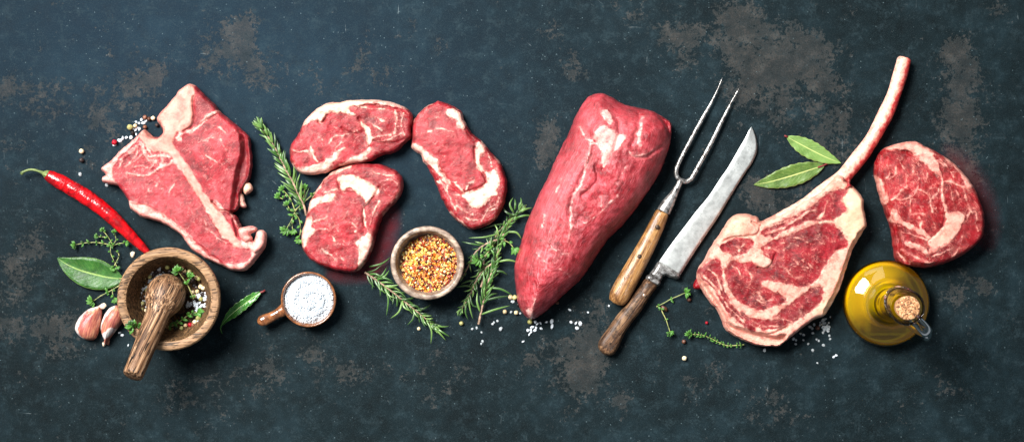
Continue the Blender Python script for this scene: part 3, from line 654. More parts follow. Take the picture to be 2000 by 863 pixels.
# tomahawk
Fc = (1340, 330, 2.397)
root = empty('tomahawk_steak', P(1530, 540), 'raw tomahawk steak with a long curved bare rib bone and cream fat border', 'steak')
ol = [(700, 28), (640, 78), (580, 122), (520, 158), (460, 192), (400, 222), (352, 245), (335, 225), (300, 212), (255, 208), (215, 222), (190, 255), (165, 295), (130, 345), (105, 385), (85, 425), (60, 460), (52, 490), (52, 520), (72, 560), (90, 590), (120, 630), (150, 670), (170, 710), (185, 750), (215, 775), (270, 805), (340, 828), (390, 830), (430, 830), (470, 805), (520, 765), (570, 725), (610, 700), (650, 685), (690, 620), (720, 560), (745, 490), (760, 440), (785, 370), (815, 320), (843, 270), (846, 235), (832, 190), (830, 140), (800, 95), (770, 70), (745, 55), (735, 35)]
ops = [('lean', [(350, 360), (420, 330), (530, 285), (600, 262), (650, 255), (695, 270), (725, 305), (750, 355), (705, 382), (665, 410), (640, 455), (620, 495), (585, 532), (530, 550), (470, 540), (400, 525), (355, 522), (345, 535), (380, 560), (430, 580), (462, 600), (455, 620), (410, 640), (350, 655), (290, 640), (235, 605), (195, 555), (178, 500), (185, 455), (200, 420), (215, 425), (260, 440), (300, 430), (330, 458), (370, 460), (400, 430), (360, 400)], 'lean'),
       ('lean', [(155, 370), (170, 345), (210, 330), (260, 320), (300, 335), (314, 355), (282, 385), (240, 405), (200, 400)], 'lean'),
       ('lean', [(350, 290), (400, 262), (450, 240), (500, 225), (540, 198), (580, 180), (610, 145), (650, 115), (690, 98), (735, 92), (748, 110), (715, 150), (742, 185), (715, 215), (680, 235), (620, 245), (570, 240), (520, 262), (460, 288), (400, 315), (360, 312)], 'lean'),
       ('lean', [(250, 662), (300, 690), (350, 702), (400, 697), (430, 665), (480, 625), (530, 590), (580, 555), (615, 545), (634, 570), (625, 620), (590, 655), (540, 690), (490, 720), (430, 745), (370, 750), (310, 732), (265, 695)], 'lean'),
       ('lean', [(60, 472), (90, 440), (120, 418), (152, 430), (162, 470), (165, 520), (180, 570), (200, 620), (240, 670), (272, 705), (320, 748), (300, 757), (250, 720), (200, 680), (160, 620), (120, 560), (75, 520)], 'lean'),
       ('vein', 10, [(80, 500), (130, 550), (170, 610), (215, 665), (270, 715)]), ('vein', 8, [(100, 470), (140, 500), (160, 560)]), ('vein', 10, [(370, 300), (420, 290), (470, 262), (530, 225)]), ('vein', 8, [(470, 250), (520, 235), (560, 205), (600, 190)]), ('vein', 6, [(360, 275), (430, 255), (500, 232)]),
       ('vein', 7, [(352, 545), (335, 570), (345, 605), (330, 575), (320, 570)]), ('vein', 5, [(440, 350), (480, 345), (520, 360)]), ('vein', 5, [(465, 465), (480, 490), (510, 505), (545, 498)]), ('vein', 4, [(560, 430), (580, 460)]), ('vein', 4, [(600, 330), (640, 350)]), ('vein', 4, [(430, 420), (460, 400), (450, 380)]), ('vein', 4, [(270, 470), (300, 500), (290, 540)]), ('vein', 4, [(300, 600), (350, 620), (400, 610)]), ('vein', 5, [(360, 370), (400, 370), (420, 385)]), ('vein', 5, [(350, 390), (385, 410), (380, 440)]),
       ('vein', 4, [(240, 640), (320, 690), (380, 700), (440, 700), (490, 710)]), ('vein', 4, [(290, 700), (350, 730), (430, 735)]), ('vein', 5, [(210, 360), (250, 365), (270, 350)]), ('vein', 5, [(240, 340), (245, 385)]), ('vein', 4, [(520, 620), (540, 650), (530, 680)]), ('vein', 5, [(655, 150), (640, 200), (610, 230)]), ('vein', 4, [(480, 320), (540, 330), (560, 345)]), ('vein', 4, [(500, 420), (520, 450), (560, 460)]), ('vein', 4, [(210, 450), (240, 470), (250, 510)]),
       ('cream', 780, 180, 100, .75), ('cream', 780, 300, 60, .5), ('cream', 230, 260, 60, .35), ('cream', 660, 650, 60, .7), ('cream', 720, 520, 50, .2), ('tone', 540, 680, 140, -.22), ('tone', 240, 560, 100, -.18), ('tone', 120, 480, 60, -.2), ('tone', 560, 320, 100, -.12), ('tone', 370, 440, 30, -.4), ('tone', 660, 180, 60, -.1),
       ('marb', 500, 430, 160, .25), ('marb', 300, 540, 100, .2),
       ('hill', 260, 265, 70, 6), ('groove', 5, 5, [(352, 245), (330, 300), (270, 315), (200, 325), (150, 345)]), ('groove', 5, 6, [(300, 245), (340, 270)]), ('low', 20, [(40, 480), (80, 540), (160, 650), (200, 720), (300, 760), (420, 780), (460, 775), (430, 850), (250, 830), (150, 760), (30, 560)]), ('low', 14, [(800, 300), (745, 420), (690, 570), (640, 670), (700, 700), (800, 500), (860, 300)]), ('groove', 4, 5, [(300, 760), (370, 770), (440, 750), (475, 735)]), ('hill', 780, 180, 60, 8), ('hill', 500, 430, 120, 5), ('groove', 5, 5, [(330, 460), (370, 462), (400, 435), (410, 400)]), ('groove', 4, 3, [(690, 380), (740, 360)]),
       ('vein', 5, [(120, 560), (160, 640), (200, 700)])]
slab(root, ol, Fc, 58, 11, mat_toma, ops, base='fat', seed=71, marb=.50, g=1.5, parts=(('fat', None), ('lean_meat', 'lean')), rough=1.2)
slab(root, [(30, 545), (45, 512), (60, 520), (78, 555), (60, 562), (38, 560)], Fc, 16, 8, mat_rib, [], seed=75, marb=0, g=1.2, z0=14, parts=(('red_meat_flap|bright red flap of meat at the left edge', None),), under=2, rag=.7)
# rib bone
m = M('rib_bone'); c = m.coord()
side = m.attr('side')
st = m.noise(m.warp(c, .05, 20), 0.05, 5, 0.65)
rm_ = m.step(m.math('ADD', side, m.math('MULTIPLY_ADD', st, 1.8, -.9)), -0.25, 0.35)
bcol = m.ramp(m.noise(c, 0.12, 5, .65), [(0.3, rgb(204, 128, 114)), (0.5, rgb(228, 172, 154)), (0.7, rgb(240, 206, 186))])
rc = m.ramp(m.noise(c, 0.09, 5, .65), [(0.35, rgb(150, 16, 26)), (0.52, rgb(196, 60, 58)), (0.68, rgb(226, 130, 110))])
bcol = m.mix(rm_, bcol, rc)
mat_bone = m.out(bcol, 0.34, m.bump(m.noise(c, .25, 4, .6), 1.3, .7), Subsurface_Weight=.08, Subsurface_Radius=(.004, .0015, .001))
bp = [(1767, 113, 12), (1757, 150, 13), (1742, 195, 13.5), (1722, 238, 13.5), (1698, 280, 13.5), (1668, 320, 14), (1640, 352, 15), (1600, 385, 17), (1560, 412, 16), (1520, 432, 13)]
sp = spline([(x, y) for x, y, r in bp], 5, False)
tt = np.linspace(0, len(bp) - 1, len(sp)); rr = np.interp(tt, range(len(bp)), [b[2] for b in bp]); zz = np.interp(tt, [0, 5, 7, 9], [20, 26, 40, 42])
path = [P(x, y, z) for (x, y), z in zip(sp, zz)]
rr = rr * (1 + .05 * np.sin(np.arange(len(rr)) * .35)); rr[0] *= .82
v, f = tube(path, [r * S * 1.07 for r in rr], 20, .85, .05, 3)
side = [-math.cos(2 * math.pi * j / 20 - .25) for i in range(len(path)) for j in range(20)]
o = mesh('rib_bone', v, f, mat_bone, root, attrs={'side': side})
m = M('marrow'); c = m.coord()
mat_marrow = m.out(m.ramp(m.noise(c, .3, 4), [(.35, rgb(190, 70, 60)), (.6, rgb(238, 200, 176))]), .5)
v, f = tube([path[0] + (path[0] - path[1]) * .15 * k for k in (0, .6, 1.2)], [S * q for q in (9, 8, 5)], 14, .85, .15, 5)
mesh('bone_marrow', v, f, mat_marrow, root)
slab(root, [(735, 45), (752, 50), (748, 70), (762, 85), (740, 92), (722, 100), (735, 75)], Fc, 12, 6, mat_rib, [('vein', 4, [(740, 55), (738, 90)])], seed=76, marb=0, g=1.2, z0=54, parts=(('meat_shred', None),), under=2, rag=1.2)

# ribeye right
G = (1680, 260, 3.082)
root = empty('rib_eye_steak', P(1815, 400), 'thick round deep red marbled steak at the far right, above the oil bottle', 'steak', 'raw rib-eye steaks')
ol = [(240, 58), (290, 50), (340, 52), (380, 70), (430, 95), (480, 125), (530, 155), (580, 195), (630, 250), (675, 310), (710, 380), (735, 440), (748, 510), (745, 580), (735, 630), (690, 680), (640, 720), (580, 755), (510, 785), (440, 805), (370, 810), (300, 800), (250, 790), (220, 760), (205, 690), (195, 600), (180, 540), (160, 490), (140, 430), (115, 350), (95, 270), (90, 200), (105, 150), (140, 95), (190, 75)]
ops = [('fat', [(140, 92), (190, 65), (240, 52), (310, 42), (360, 60), (420, 100), (455, 150), (465, 220), (474, 245), (442, 252), (400, 215), (360, 182), (325, 152), (300, 117), (240, 107), (180, 102)], 'top'),
       ('fat', [(390, 645), (440, 605), (480, 560), (500, 520), (510, 480), (560, 468), (614, 500), (595, 560), (560, 620), (520, 660), (460, 700), (400, 728), (405, 690)], 'eye'),
       ('fat', [(480, 130), (530, 150), (600, 205), (650, 270), (700, 350), (690, 362), (660, 332), (620, 335), (608, 290), (578, 240), (530, 190)], 'top'),
       ('lean', [(420, 140), (450, 135), (500, 160), (570, 230), (600, 290), (590, 320), (540, 290), (500, 290), (480, 240), (460, 190)]), ('fat', [(85, 250), (115, 270), (142, 340), (158, 400), (140, 435), (105, 340)], 'rim'),
       ('fat', [(178, 455), (215, 480), (245, 525), (300, 550), (350, 575), (400, 612), (412, 640), (380, 625), (320, 590), (260, 562), (200, 532), (178, 520)], 'rim'), ('fat', [(255, 648), (300, 655), (340, 672), (390, 700), (405, 725), (380, 722), (340, 700), (300, 692), (262, 680)]),
       ('vein', 14, [(468, 232), (475, 300), (480, 370), (490, 430), (506, 495)]), ('vein', 9, [(478, 298), (520, 293), (570, 315), (615, 332)]), ('vein', 5, [(600, 325), (620, 390), (652, 475)]), ('vein', 7, [(342, 280), (330, 340), (292, 390), (284, 475)]), ('vein', 7, [(330, 345), (370, 350), (400, 395), (410, 440), (420, 485)]), ('vein', 6, [(402, 400), (440, 370), (455, 340)]), ('vein', 5, [(400, 335), (440, 308), (460, 310)]),
       ('vein', 15, [(175, 402), (205, 382), (240, 345)]), ('vein', 7, [(200, 400), (250, 398), (300, 375), (330, 350)]), ('vein', 8, [(240, 150), (232, 185), (252, 212)]), ('vein', 8, [(205, 195), (200, 250), (170, 275)]), ('vein', 5, [(270, 262), (255, 330), (235, 360)]), ('vein', 4, [(530, 340), (545, 400), (562, 460)]), ('vein', 5, [(290, 490), (340, 482), (380, 488)]), ('vein', 6, [(330, 500), (352, 535), (345, 575)]), ('vein', 5, [(385, 505), (425, 540), (440, 570)]), ('vein', 4, [(600, 615), (585, 680), (540, 750)]), ('vein', 6, [(672, 450), (690, 500), (680, 540), (695, 585)]),
       ('vein', 5, [(450, 170), (490, 200), (480, 230)]), ('vein', 5, [(520, 240), (560, 235)]), ('vein', 5, [(470, 160), (520, 220), (545, 270)]), ('vein', 6, [(150, 200), (165, 240), (150, 270)]), ('vein', 4, [(560, 340), (590, 400)]), ('vein', 4, [(240, 600), (290, 605), (340, 625), (390, 640)]), ('vein', 4, [(220, 640), (260, 620)]), ('vein', 6, [(420, 740), (470, 720), (540, 690)]), ('vein', 5, [(240, 700), (300, 740), (380, 770), (430, 780)]), ('vein', 7, [(540, 790), (600, 745), (660, 700)]), ('vein', 4, [(610, 540), (640, 480)]), ('vein', 5, [(500, 160), (540, 200)]), ('vein', 4, [(225, 720), (270, 770), (350, 790)]),
       ('vein', 4, [(360, 200), (350, 250)]), ('vein', 4, [(300, 160), (310, 220), (290, 260)]), ('vein', 4, [(390, 240), (380, 300)]), ('vein', 4, [(210, 300), (230, 320)]), ('marb', 300, 350, 200, .35), ('marb', 560, 420, 100, .2), ('marb', 660, 600, 90, -.3),
       ('hill', 400, 400, 200, 8), ('groove', 8, 5, [(150, 100), (240, 112), (320, 130)]), ('low', 12, [(170, 500), (200, 545), (230, 620), (235, 700), (300, 780), (450, 790), (430, 850), (200, 830), (150, 600)]), ('low', 8, [(100, 130), (150, 150), (130, 250), (160, 400), (190, 480), (120, 480), (70, 300)]), ('tone', 660, 520, 140, -.30), ('tone', 500, 740, 120, -.25), ('tone', 300, 700, 80, -.15), ('tone', 230, 600, 40, -.15), ('cream', 500, 600, 90, .15), ('groove', 4, 3, [(500, 480), (470, 580), (395, 645)])]
slab(root, ol, G, 58, 13, mat_rib, ops, seed=81, marb=.62, g=1.4, parts=(('lean_meat', None), ('fat_cap', 'top'), ('fat_eye', 'eye'), ('fat_edge', 'rim')), rough=1.2)

# ---------------------------------------------------------------- juice on the table
m = M('meat_juice')
al = m.math('MULTIPLY', m.attr('film'), m.math('MULTIPLY_ADD', m.noise(m.coord(), .05, 4), .9, .3))
mat_juice = m.out(rgb(150, 6, 22), 0.25, Alpha=al)


def juice(pts, label, amt, feather):
    ol = spline(pts, 5); x0, y0 = ol.min(0) - 2; x1, y1 = ol.max(0) + 2
    X, Y = np.meshgrid(np.arange(x0, x1, 4.0), np.arange(y0, y1, 4.0))
    d = seg_dist(X, Y, ol, True); ins = inside(X, Y, ol)
    idx = np.arange(X.size).reshape(X.shape); q = ins[:-1, :-1] & ins[1:, 1:] & ins[1:, :-1] & ins[:-1, 1:]
    F = np.stack([idx[:-1, :-1][q], idx[1:, :-1][q], idx[1:, 1:][q], idx[:-1, 1:][q]], -1)
    used = np.unique(F); rm = np.zeros(X.size, int); rm[used] = np.arange(len(used))
    V = np.stack([(X - CX) * S, -(Y - CY) * S, np.full(X.shape, .6 * S)], -1).reshape(-1, 3)[used]
    a = (amt * sstep(0, feather, d)).ravel()[used]
    o = mesh('meat_juice', V, rm[F].tolist(), mat_juice, attrs={'film': a})
    tag(o, label, 'meat juice', 'films of red juice beside the meat')


juice([(690, 400), (770, 380), (792, 430), (775, 500), (745, 550), (680, 562), (630, 548), (640, 480)], 'thin red film of juice under the steak above the small salt bowl', .26, 34)
juice([(1830, 290), (1880, 280), (1930, 330), (1960, 400), (1960, 470), (1930, 500), (1850, 480)], 'thin red film of juice beside the thick round steak at far right', .15, 44)
juice([(1600, 470), (1640, 450), (1660, 480), (1630, 560), (1610, 570)], 'thin red film of juice along the right edge of the tomahawk steak', .2, 16)


# ---------------------------------------------------------------- wood, metal, glass
def wood(name, dark, mid, light, rot, along=.012, across=.22, fleck=0.0, rough=.5, gloss=.4, dist=.4, worn=0.0, tilt=0.0):
    m = M(name); c = m.coord((along, across, across), (0, 0, rot), tilt=tilt); cc = m.coord()
    g = m.noise(m.warp(c, .6, dist), 1.0, 5, .65)
    g2 = m.noise(m.coord((along * .6, across * 2.6, across * 2.6), (0, 0, rot), tilt=tilt), 1.0, 3, .6)
    x = m.math('ADD', m.math('MULTIPLY', g, .62), m.math('MULTIPLY', g2, .38))
    b = m.ramp(x, [(.40, dark), (.5, mid), (.60, light)])
    big = m.noise(cc, .022, 4, .6)
    b = m.mix(m.math('MULTIPLY', m.step(big, .5, .68), .6), b, m.mix(.5, dark, mid))
    hh = x
    if fleck:
        fc = m.coord((.036, .30, .30), (0, 0, rot), tilt=tilt); fv = m.noise(m.warp(fc, 1.2, dist * .5), 1.0, 3, .55)
        fk = m.step(fv, .555, .60); b = m.mix(m.math('MULTIPLY', fk, fleck), b, tuple(q * .32 for q in dark))
        hh = m.math('SUBTRACT', x, m.math('MULTIPLY', fk, .8))
    if worn:
        wv = m.step(m.noise(m.warp(cc, .04, 14), .045, 5, .7), .5, .62); b = m.mix(m.math('MULTIPLY', wv, worn), b, dark)
    ro = m.math('MULTIPLY_ADD', g2, .25, rough - .1)
    return m.out(b, ro, m.bump(hh, 1.2, .6), Specular_IOR_Level=gloss)


mat_mortar = wood('palm_wood', rgb(112, 84, 60), rgb(146, 112, 80), rgb(174, 140, 106), -.12, .02, .22, .95, .58)
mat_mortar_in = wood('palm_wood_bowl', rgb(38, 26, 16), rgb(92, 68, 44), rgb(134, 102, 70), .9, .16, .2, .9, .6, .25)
mat_pestle = wood('palm_wood_pestle', rgb(40, 24, 16), rgb(118, 84, 58), rgb(190, 154, 120), 1.955, .005, .20, 1.0, .46, .35, .15, tilt=.49)
mat_hfork = wood('honey_wood', rgb(84, 52, 26), rgb(146, 102, 58), rgb(178, 136, 86), 2.04, .011, .17, .25, .33, .5, worn=.5)
mat_hknife = wood('old_brown_wood', rgb(40, 26, 18), rgb(104, 74, 52), rgb(146, 114, 84), 2.21, .012, .15, .5, .5, .35, worn=.75)
m = M('grey_wood'); c = m.coord((.05, .09, .05), (0, 0, .2)); cc = m.coord()
b_ = m.ramp(m.noise(m.warp(c, .5, .8), 1, 5, .65), [(.32, rgb(84, 68, 58)), (.5, rgb(140, 122, 108)), (.66, rgb(188, 170, 150))])
b_ = m.mix(m.math('MULTIPLY', m.step(m.noise(cc, .03, 3), .5, .62), .45), b_, rgb(96, 76, 66))
mat_grey = m.out(b_, .42, m.bump(m.noise(cc, .3, 4), .8, .5))
m = M('old_steel'); cc = m.coord()
n = m.noise(m.warp(cc, .04, 10), .05, 6, .7); pit = m.step(m.noise(cc, .36, 4, .7), .62, .66)
pm_ = m.math('MULTIPLY', pit, m.step(m.noise(cc, .03, 3), .42, .56))
b_ = m.ramp(n, [(.3, rgb(150, 154, 153)), (.5, rgb(178, 183, 182)), (.66, rgb(196, 201, 200))])
b_ = m.mix(m.math('MULTIPLY', pm_, .85), b_, rgb(46, 38, 34))
mat_steel = m.out(b_, m.math('MULTIPLY_ADD', n, .3, .28), m.bump(m.noise(m.coord((.02, .4, 1), (0, 0, 2.15)), 1, 3), .25, .5), Metallic=m.math('MULTIPLY_ADD', pm_, -.4, .55))
m = M('forged_iron'); cc = m.coord(); n = m.noise(m.warp(cc, .1, 10), .12, 6, .72)
mat_iron = m.out(m.ramp(n, [(.38, rgb(60, 54, 52)), (.5, rgb(150, 148, 146)), (.64, rgb(212, 212, 210))]), m.math('MULTIPLY_ADD', n, -.2, .42), m.bump(n, 1, .5), Metallic=.7)
m = M('dark_rivet'); mat_rivet = m.out(rgb(62, 48, 38), .45, m.bump(m.noise(m.coord(), .5, 3), .6), Metallic=.5)
m = M('brass_rivet'); mat_rivet2 = m.out(rgb(176, 150, 128), .35, Metallic=.7)


def disc(name, p, r, h, mat, parent):
    rings = []
    for rr, z in ((r, -h), (r, h * .4), (r * .8, h * .8), (r * .3, h)):
        rings.append([p + Vector((rr * math.cos(a * math.pi / 8), rr * math.sin(a * math.pi / 8), z)) for a in range(16)])
    v, f = loft(rings); return mesh(name, v, f, mat, parent)


# carving fork
U = (1280, 140, 3.082); T2 = (1160, 400, 2.877)
root = empty('carving_fork', P(1310, 400), 'old two-pronged carving fork with a honey coloured wooden handle', 'fork')
for pts in ([(403, 38), (375, 108), (335, 190), (290, 270), (240, 360), (195, 445), (150, 530), (126, 590), (128, 628), (150, 652), (185, 662)],
            [(506, 97), (455, 190), (410, 280), (365, 370), (320, 460), (275, 540), (237, 610), (215, 645), (190, 662), (155, 658)]):
    sp = spline(tr(pts, U), 5, False); n = len(sp); tl = np.linspace(0, 1, n)
    rr = np.minimum(.5 + 9 * tl, 3.4 + 1.0 * tl) ; z = 8 + 9 * tl
    v, f = tube([P(x, y, zz_) for (x, y), zz_ in zip(sp, z)], rr * S, 12, .8)
    mesh('tine', v, f, mat_iron, root)
sp = spline([(1330, 352), (1322, 368), (1312, 386), (1302, 402), (1296, 414)], 3, False); n = len(sp)
rr = np.interp(np.linspace(0, 1, n), [0, .15, .35, .7, 1], [6.5, 5.5, 7, 12, 14])
v, f = tube([P(x, y, 18) for x, y in sp], rr * S, 18, .8); mesh('shank', v, f, mat_iron, root)
sp = spline(tr([(386, 40), (345, 130), (290, 240), (230, 350), (170, 460), (140, 518), (122, 556)], T2), 4, False); n = len(sp); tl = np.linspace(0, 1, n)
rr = np.interp(tl, [0, .03, .15, .5, .8, .93, .98, 1], [12, 13.5, 15.5, 18.2, 20.5, 20, 15, 6])
v, f = tube([P(x, y, 20) for x, y in sp], rr * S, 28, .82); mesh('handle', v, f, mat_hfork, root)
for x, y, r in ((357, 125, 4.6), (257, 290, 4.8), (167, 462, 4.0)):
    (a, b), = tr([(x, y)], T2); disc('rivet', P(a, b, 33), r * S, 3 * S, mat_rivet, root)

# knife
root = empty('carving_knife', P(1330, 480), 'old carving knife with a pitted steel blade and a dark worn wooden handle', 'knife')
Lp = [(1467.5, 247.7), (1461, 258), (1455, 270), (1442, 292), (1423, 325), (1403, 354), (1384, 383), (1360, 412), (1334, 446), (1309, 479), (1286, 512)]
Rp = [(1468, 248), (1474.7, 263), (1478.6, 279.5), (1478.4, 296), (1471, 315), (1457, 336), (1442, 359), (1423, 390), (1400, 428), (1362, 484), (1328, 538)]
Ls = spline(Lp, 300, False); Ls = np.array(Lp, float); Rs = np.array(Rp, float)
def resamp(p, n):
    q = spline(p, 2, False); L = np.r_[0, np.cumsum(np.linalg.norm(np.diff(q, axis=0), axis=1))]; t = np.linspace(0, L[-1], n)
    return np.stack([np.interp(t, L, q[:, 0]), np.interp(t, L, q[:, 1])], -1)
Ls = resamp(Lp, 60); Rs = resamp(Rp, 60); rings = []
for i in range(60):
    ring = []; a = Ls[i]; b = Rs[i]; z0 = 5 + 7 * i / 59
    for u, zt in ((0, 2.6), (.04, 3.2), (.3, 2.7), (.6, 2.0), (.85, 1.0), (1, .1)):
        p = a + (b - a) * u; ring.append(P(p[0], p[1], z0 + zt))
    for u, zt in ((.85, -1.0), (.6, -2.0), (.3, -2.7), (.04, -3.2), (0, -2.6)):
        p = a + (b - a) * u; ring.append(P(p[0], p[1], z0 + zt))
    rings.append(ring)
v, f = loft(rings); mesh('blade', v, f, mat_steel, root)
kw = dict(rough=.25, rag=.3, g=1.5)
slab(root, [(362, 318), (384, 330), (482, 385), (484, 402), (466, 418), (425, 406), (402, 396), (388, 402), (372, 428), (312, 392), (330, 365)], T2, 20, 8, mat_iron, seed=91, parts=(('bolster', None),), z0=4, under=2, **kw)
slab(root, [(312, 390), (374, 426), (357, 456), (292, 418)], T2, 24, 5, mat_iron, seed=92, parts=(('ferrule', None),), z0=3, under=2, **kw)
slab(root, [(296, 414), (355, 450), (320, 510), (270, 590), (222, 650), (182, 708), (152, 770), (124, 826), (98, 845), (60, 840), (30, 812), (24, 780), (40, 745), (80, 690), (130, 620), (180, 560), (225, 500), (265, 450)], T2, 29, 14, mat_hknife, seed=93, parts=(('handle', None),), under=6, **kw)
(a, b), = tr([(283, 508)], T2); disc('rivet', P(a, b, 29), 3.6 * S, 2 * S, mat_rivet2, root)
(a, b), = tr([(92, 778)], T2); disc('rivet', P(a, b, 28), 2.6 * S, 1.5 * S, mat_rivet, root)

# ---------------------------------------------------------------- chilli
root = empty('chilli_pepper', P(190, 400), 'glossy long red chilli pepper with a curved green stem', 'chilli')
I = (30, 300, 4.111)
sp = spline(tr([(240, 163), (300, 195), (400, 250), (520, 318), (640, 398), (760, 495), (880, 612), (980, 712), (1070, 800), (1110, 850)], I), 3, False); n = len(sp); tl = np.linspace(0, 1, n)
rr = np.interp(tl, [0, .015, .05, .12, .25, .45, .6, .75, .88, .97, 1], [4, 9, 12.5, 14.5, 15.2, 14.8, 13.6, 11.5, 8, 4, 2])
rr = rr * (1 + .02 * np.sin(tl * 60) + .02 * np.sin(tl * 23))
m = M('red_chilli_skin'); c = m.coord()
b_ = m.mix(m.step(m.noise(m.warp(c, .05, 10), .035, 5, .65), .42, .6), rgb(200, 8, 18), rgb(128, 2, 10))
mat_chili = m.out(b_, .22, m.bump(m.math('MULTIPLY', m.attr('wr'), m.noise(m.coord((.12, .05, .1), (0, 0, .55)), 1, 3, .5)), 7, .8), Coat_Weight=.45, Coat_Roughness=.16, Subsurface_Weight=.05, Subsurface_Radius=(.003, .0005, .0005))
v, f = tube([P(x, y, 14) for x, y in sp], rr * S, 28, .95)
wr = [math.exp(-((i / n - .22) / .2) ** 2) + .12 for i in range(n) for j in range(28)]
mesh('pepper_body', v, f, mat_chili, root, attrs={'wr': wr})
m = M('green_stem'); c = m.coord(); mat_stem = m.out(m.ramp(m.noise(m.coord((.05, .3, .3), (0, 0, .1)), 1, 4), [(.35, rgb(58, 78, 34)), (.6, rgb(128, 144, 84))]), .5, m.bump(m.noise(c, .5, 3), .8))
sp = spline(tr([(262, 172), (240, 163), (222, 156)], I), 1.5, False); n = len(sp)
v, f = tube([P(x, y, 15) for x, y in sp], np.interp(np.linspace(0, 1, n), [0, .4, 1], [10, 8, 3.5]) * S, 14, .95, .15, 4); mesh('calyx', v, f, mat_stem, root)
sp = spline(tr([(235, 162), (205, 148), (160, 133), (115, 130), (78, 140), (48, 162)], I), 3, False); n = len(sp); tl = np.linspace(0, 1, n)
v, f = tube([P(x, y, 15 + 4 * math.sin(t_ * 3)) for (x, y), t_ in zip(sp, tl)], np.interp(tl, [0, .3, .8, 1], [3.6, 2.4, 2.2, 3.6]) * S, 10, .9, .1, 2); mesh('stem', v, f, mat_stem, root)

# ---------------------------------------------------------------- mortar and pestle
mc = P(329, 584, 100); mc.z = 0
root = empty('mortar', mc, 'round mortar bowl of fleck-grained brown wood with pepper, salt and thyme inside', 'mortar')
outer = [(52, 0), (60, 2), (78, 20), (90, 48), (97, 78), (98.5, 96), (97.5, 100), (95, 102)]
inner = [(95, 102.1), (84, 101.5), (80, 98.5), (77, 92), (72, 72), (62, 46), (46, 31), (25, 25), (1, 24)]
v, f = lathe(outer, mc, 128); f = f[:-1]
v2, f2 = lathe(inner, mc, 128); f2 = f2[:-2] + [f2[-1]]
mesh('bowl_wall', v, f, mat_mortar, root)
v3, f3 = lathe([(95, 102.05), (91, 102.6), (85, 102.2), (81, 99.5)], mc, 128); mesh('rim', v3, f3[:-2], mat_mortar, root)
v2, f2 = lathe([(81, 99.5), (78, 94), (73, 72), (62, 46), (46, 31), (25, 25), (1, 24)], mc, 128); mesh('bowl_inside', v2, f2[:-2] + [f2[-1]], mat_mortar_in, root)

hA = P(325, 572, 68); hB = P(259, 734, 158)
ax = (hB - hA); Lx = ax.length / S; axn = ax.normalized()
root = empty('pestle', hA, 'striped wooden pestle leaning in the mortar with its handle over the rim', 'pestle')
prof = [(-36.5, 2), (-36, 8), (-34, 14), (-30, 21), (-22, 29.8), (-10, 36), (0, 38), (12, 37.5), (24, 34.5), (34, 29), (42, 25), (50, 23), (60, 22.2), (80, 22), (100, 21.4), (140, 20.3), (Lx - 6, 19.6), (Lx - 2, 19), (Lx, 17), (Lx + .6, 10), (Lx + .8, 1)]
sd_ = axn.cross(Vector((0, 0, 1))).normalized(); up = sd_.cross(axn)
rings = [[hA + axn * (a * S) + sd_ * (r * S * math.cos(j * math.pi / 24)) + up * (r * S * math.sin(j * math.pi / 24)) for j in range(48)] for a, r in prof]
v, f = loft(rings); ncut = 15
mesh('pestle_body', v, f, mat_pestle, root)

# ---------------------------------------------------------------- salt and pepper
m = M('salt_crystal'); c = m.coord()
mat_salt = m.out(m.mix(m.noise(c, .3, 3), rgb(186, 196, 205), rgb(226, 232, 237)), .22, m.bump(m.noise(c, .6, 3), .6, .4), Subsurface_Weight=.2, Subsurface_Radius=(.002, .002, .002), Specular_IOR_Level=.6)
m = M('clear_salt'); c = m.coord()
mat_clear = m.out(m.mix(m.noise(c, .5, 3), rgb(168, 182, 190), rgb(236, 240, 242)), .18, m.bump(m.noise(c, .6, 3), 1.0, .6), Transmission_Weight=.45, IOR=1.5)


def crystal(rnd, s=1.0):
    """small faceted lump, px units"""
    n = 6; rings = []
    a0 = rnd.random() * 6; sx = rnd.uniform(.8, 1.25); sy = rnd.uniform(.65, 1.05)
    for z, r in ((0, .8), (.45, 1.0), (.9, .62)):
        rings.append([((r * rnd.uniform(.8, 1.1)) * sx * math.cos(a0 + j * 2 * math.pi / n), (r * rnd.uniform(.8, 1.1)) * sy * math.sin(a0 + j * 2 * math.pi / n), z * rnd.uniform(.8, 1.15)) for j in range(n)])
    v = [tuple(s * q for q in p) for r in rings for p in r]
    _, f = loft([[Vector(p) for p in r] for r in rings]); return v, f


cmesh = []
for i in range(8):
    v, f = crystal(random.Random(i)); me = bpy.data.meshes.new('salt_crystal'); me.from_pydata([tuple(q * S for q in p) for p in v], [], f); me.update()
    me.materials.append(mat_clear if i % 2 else mat_salt); cmesh.append(me)
rs = random.Random(4)


def salt(x, y, r, label, group, clear=None, z=0):
    k = rs.randrange(4) * 2 + (rs.random() < .5 if clear is None else clear)
    o = bpy.data.objects.new('salt_crystal', cmesh[k]); col.objects.link(o)
    o.location = P(x, y, z); s_ = r * rs.uniform(.9, 1.1); o.scale = (s_, s_, s_ * .9); o.rotation_euler = (rs.uniform(-.15, .15), rs.uniform(-.15, .15), rs.random() * 6.28)
    tag(o, label, 'salt', group)


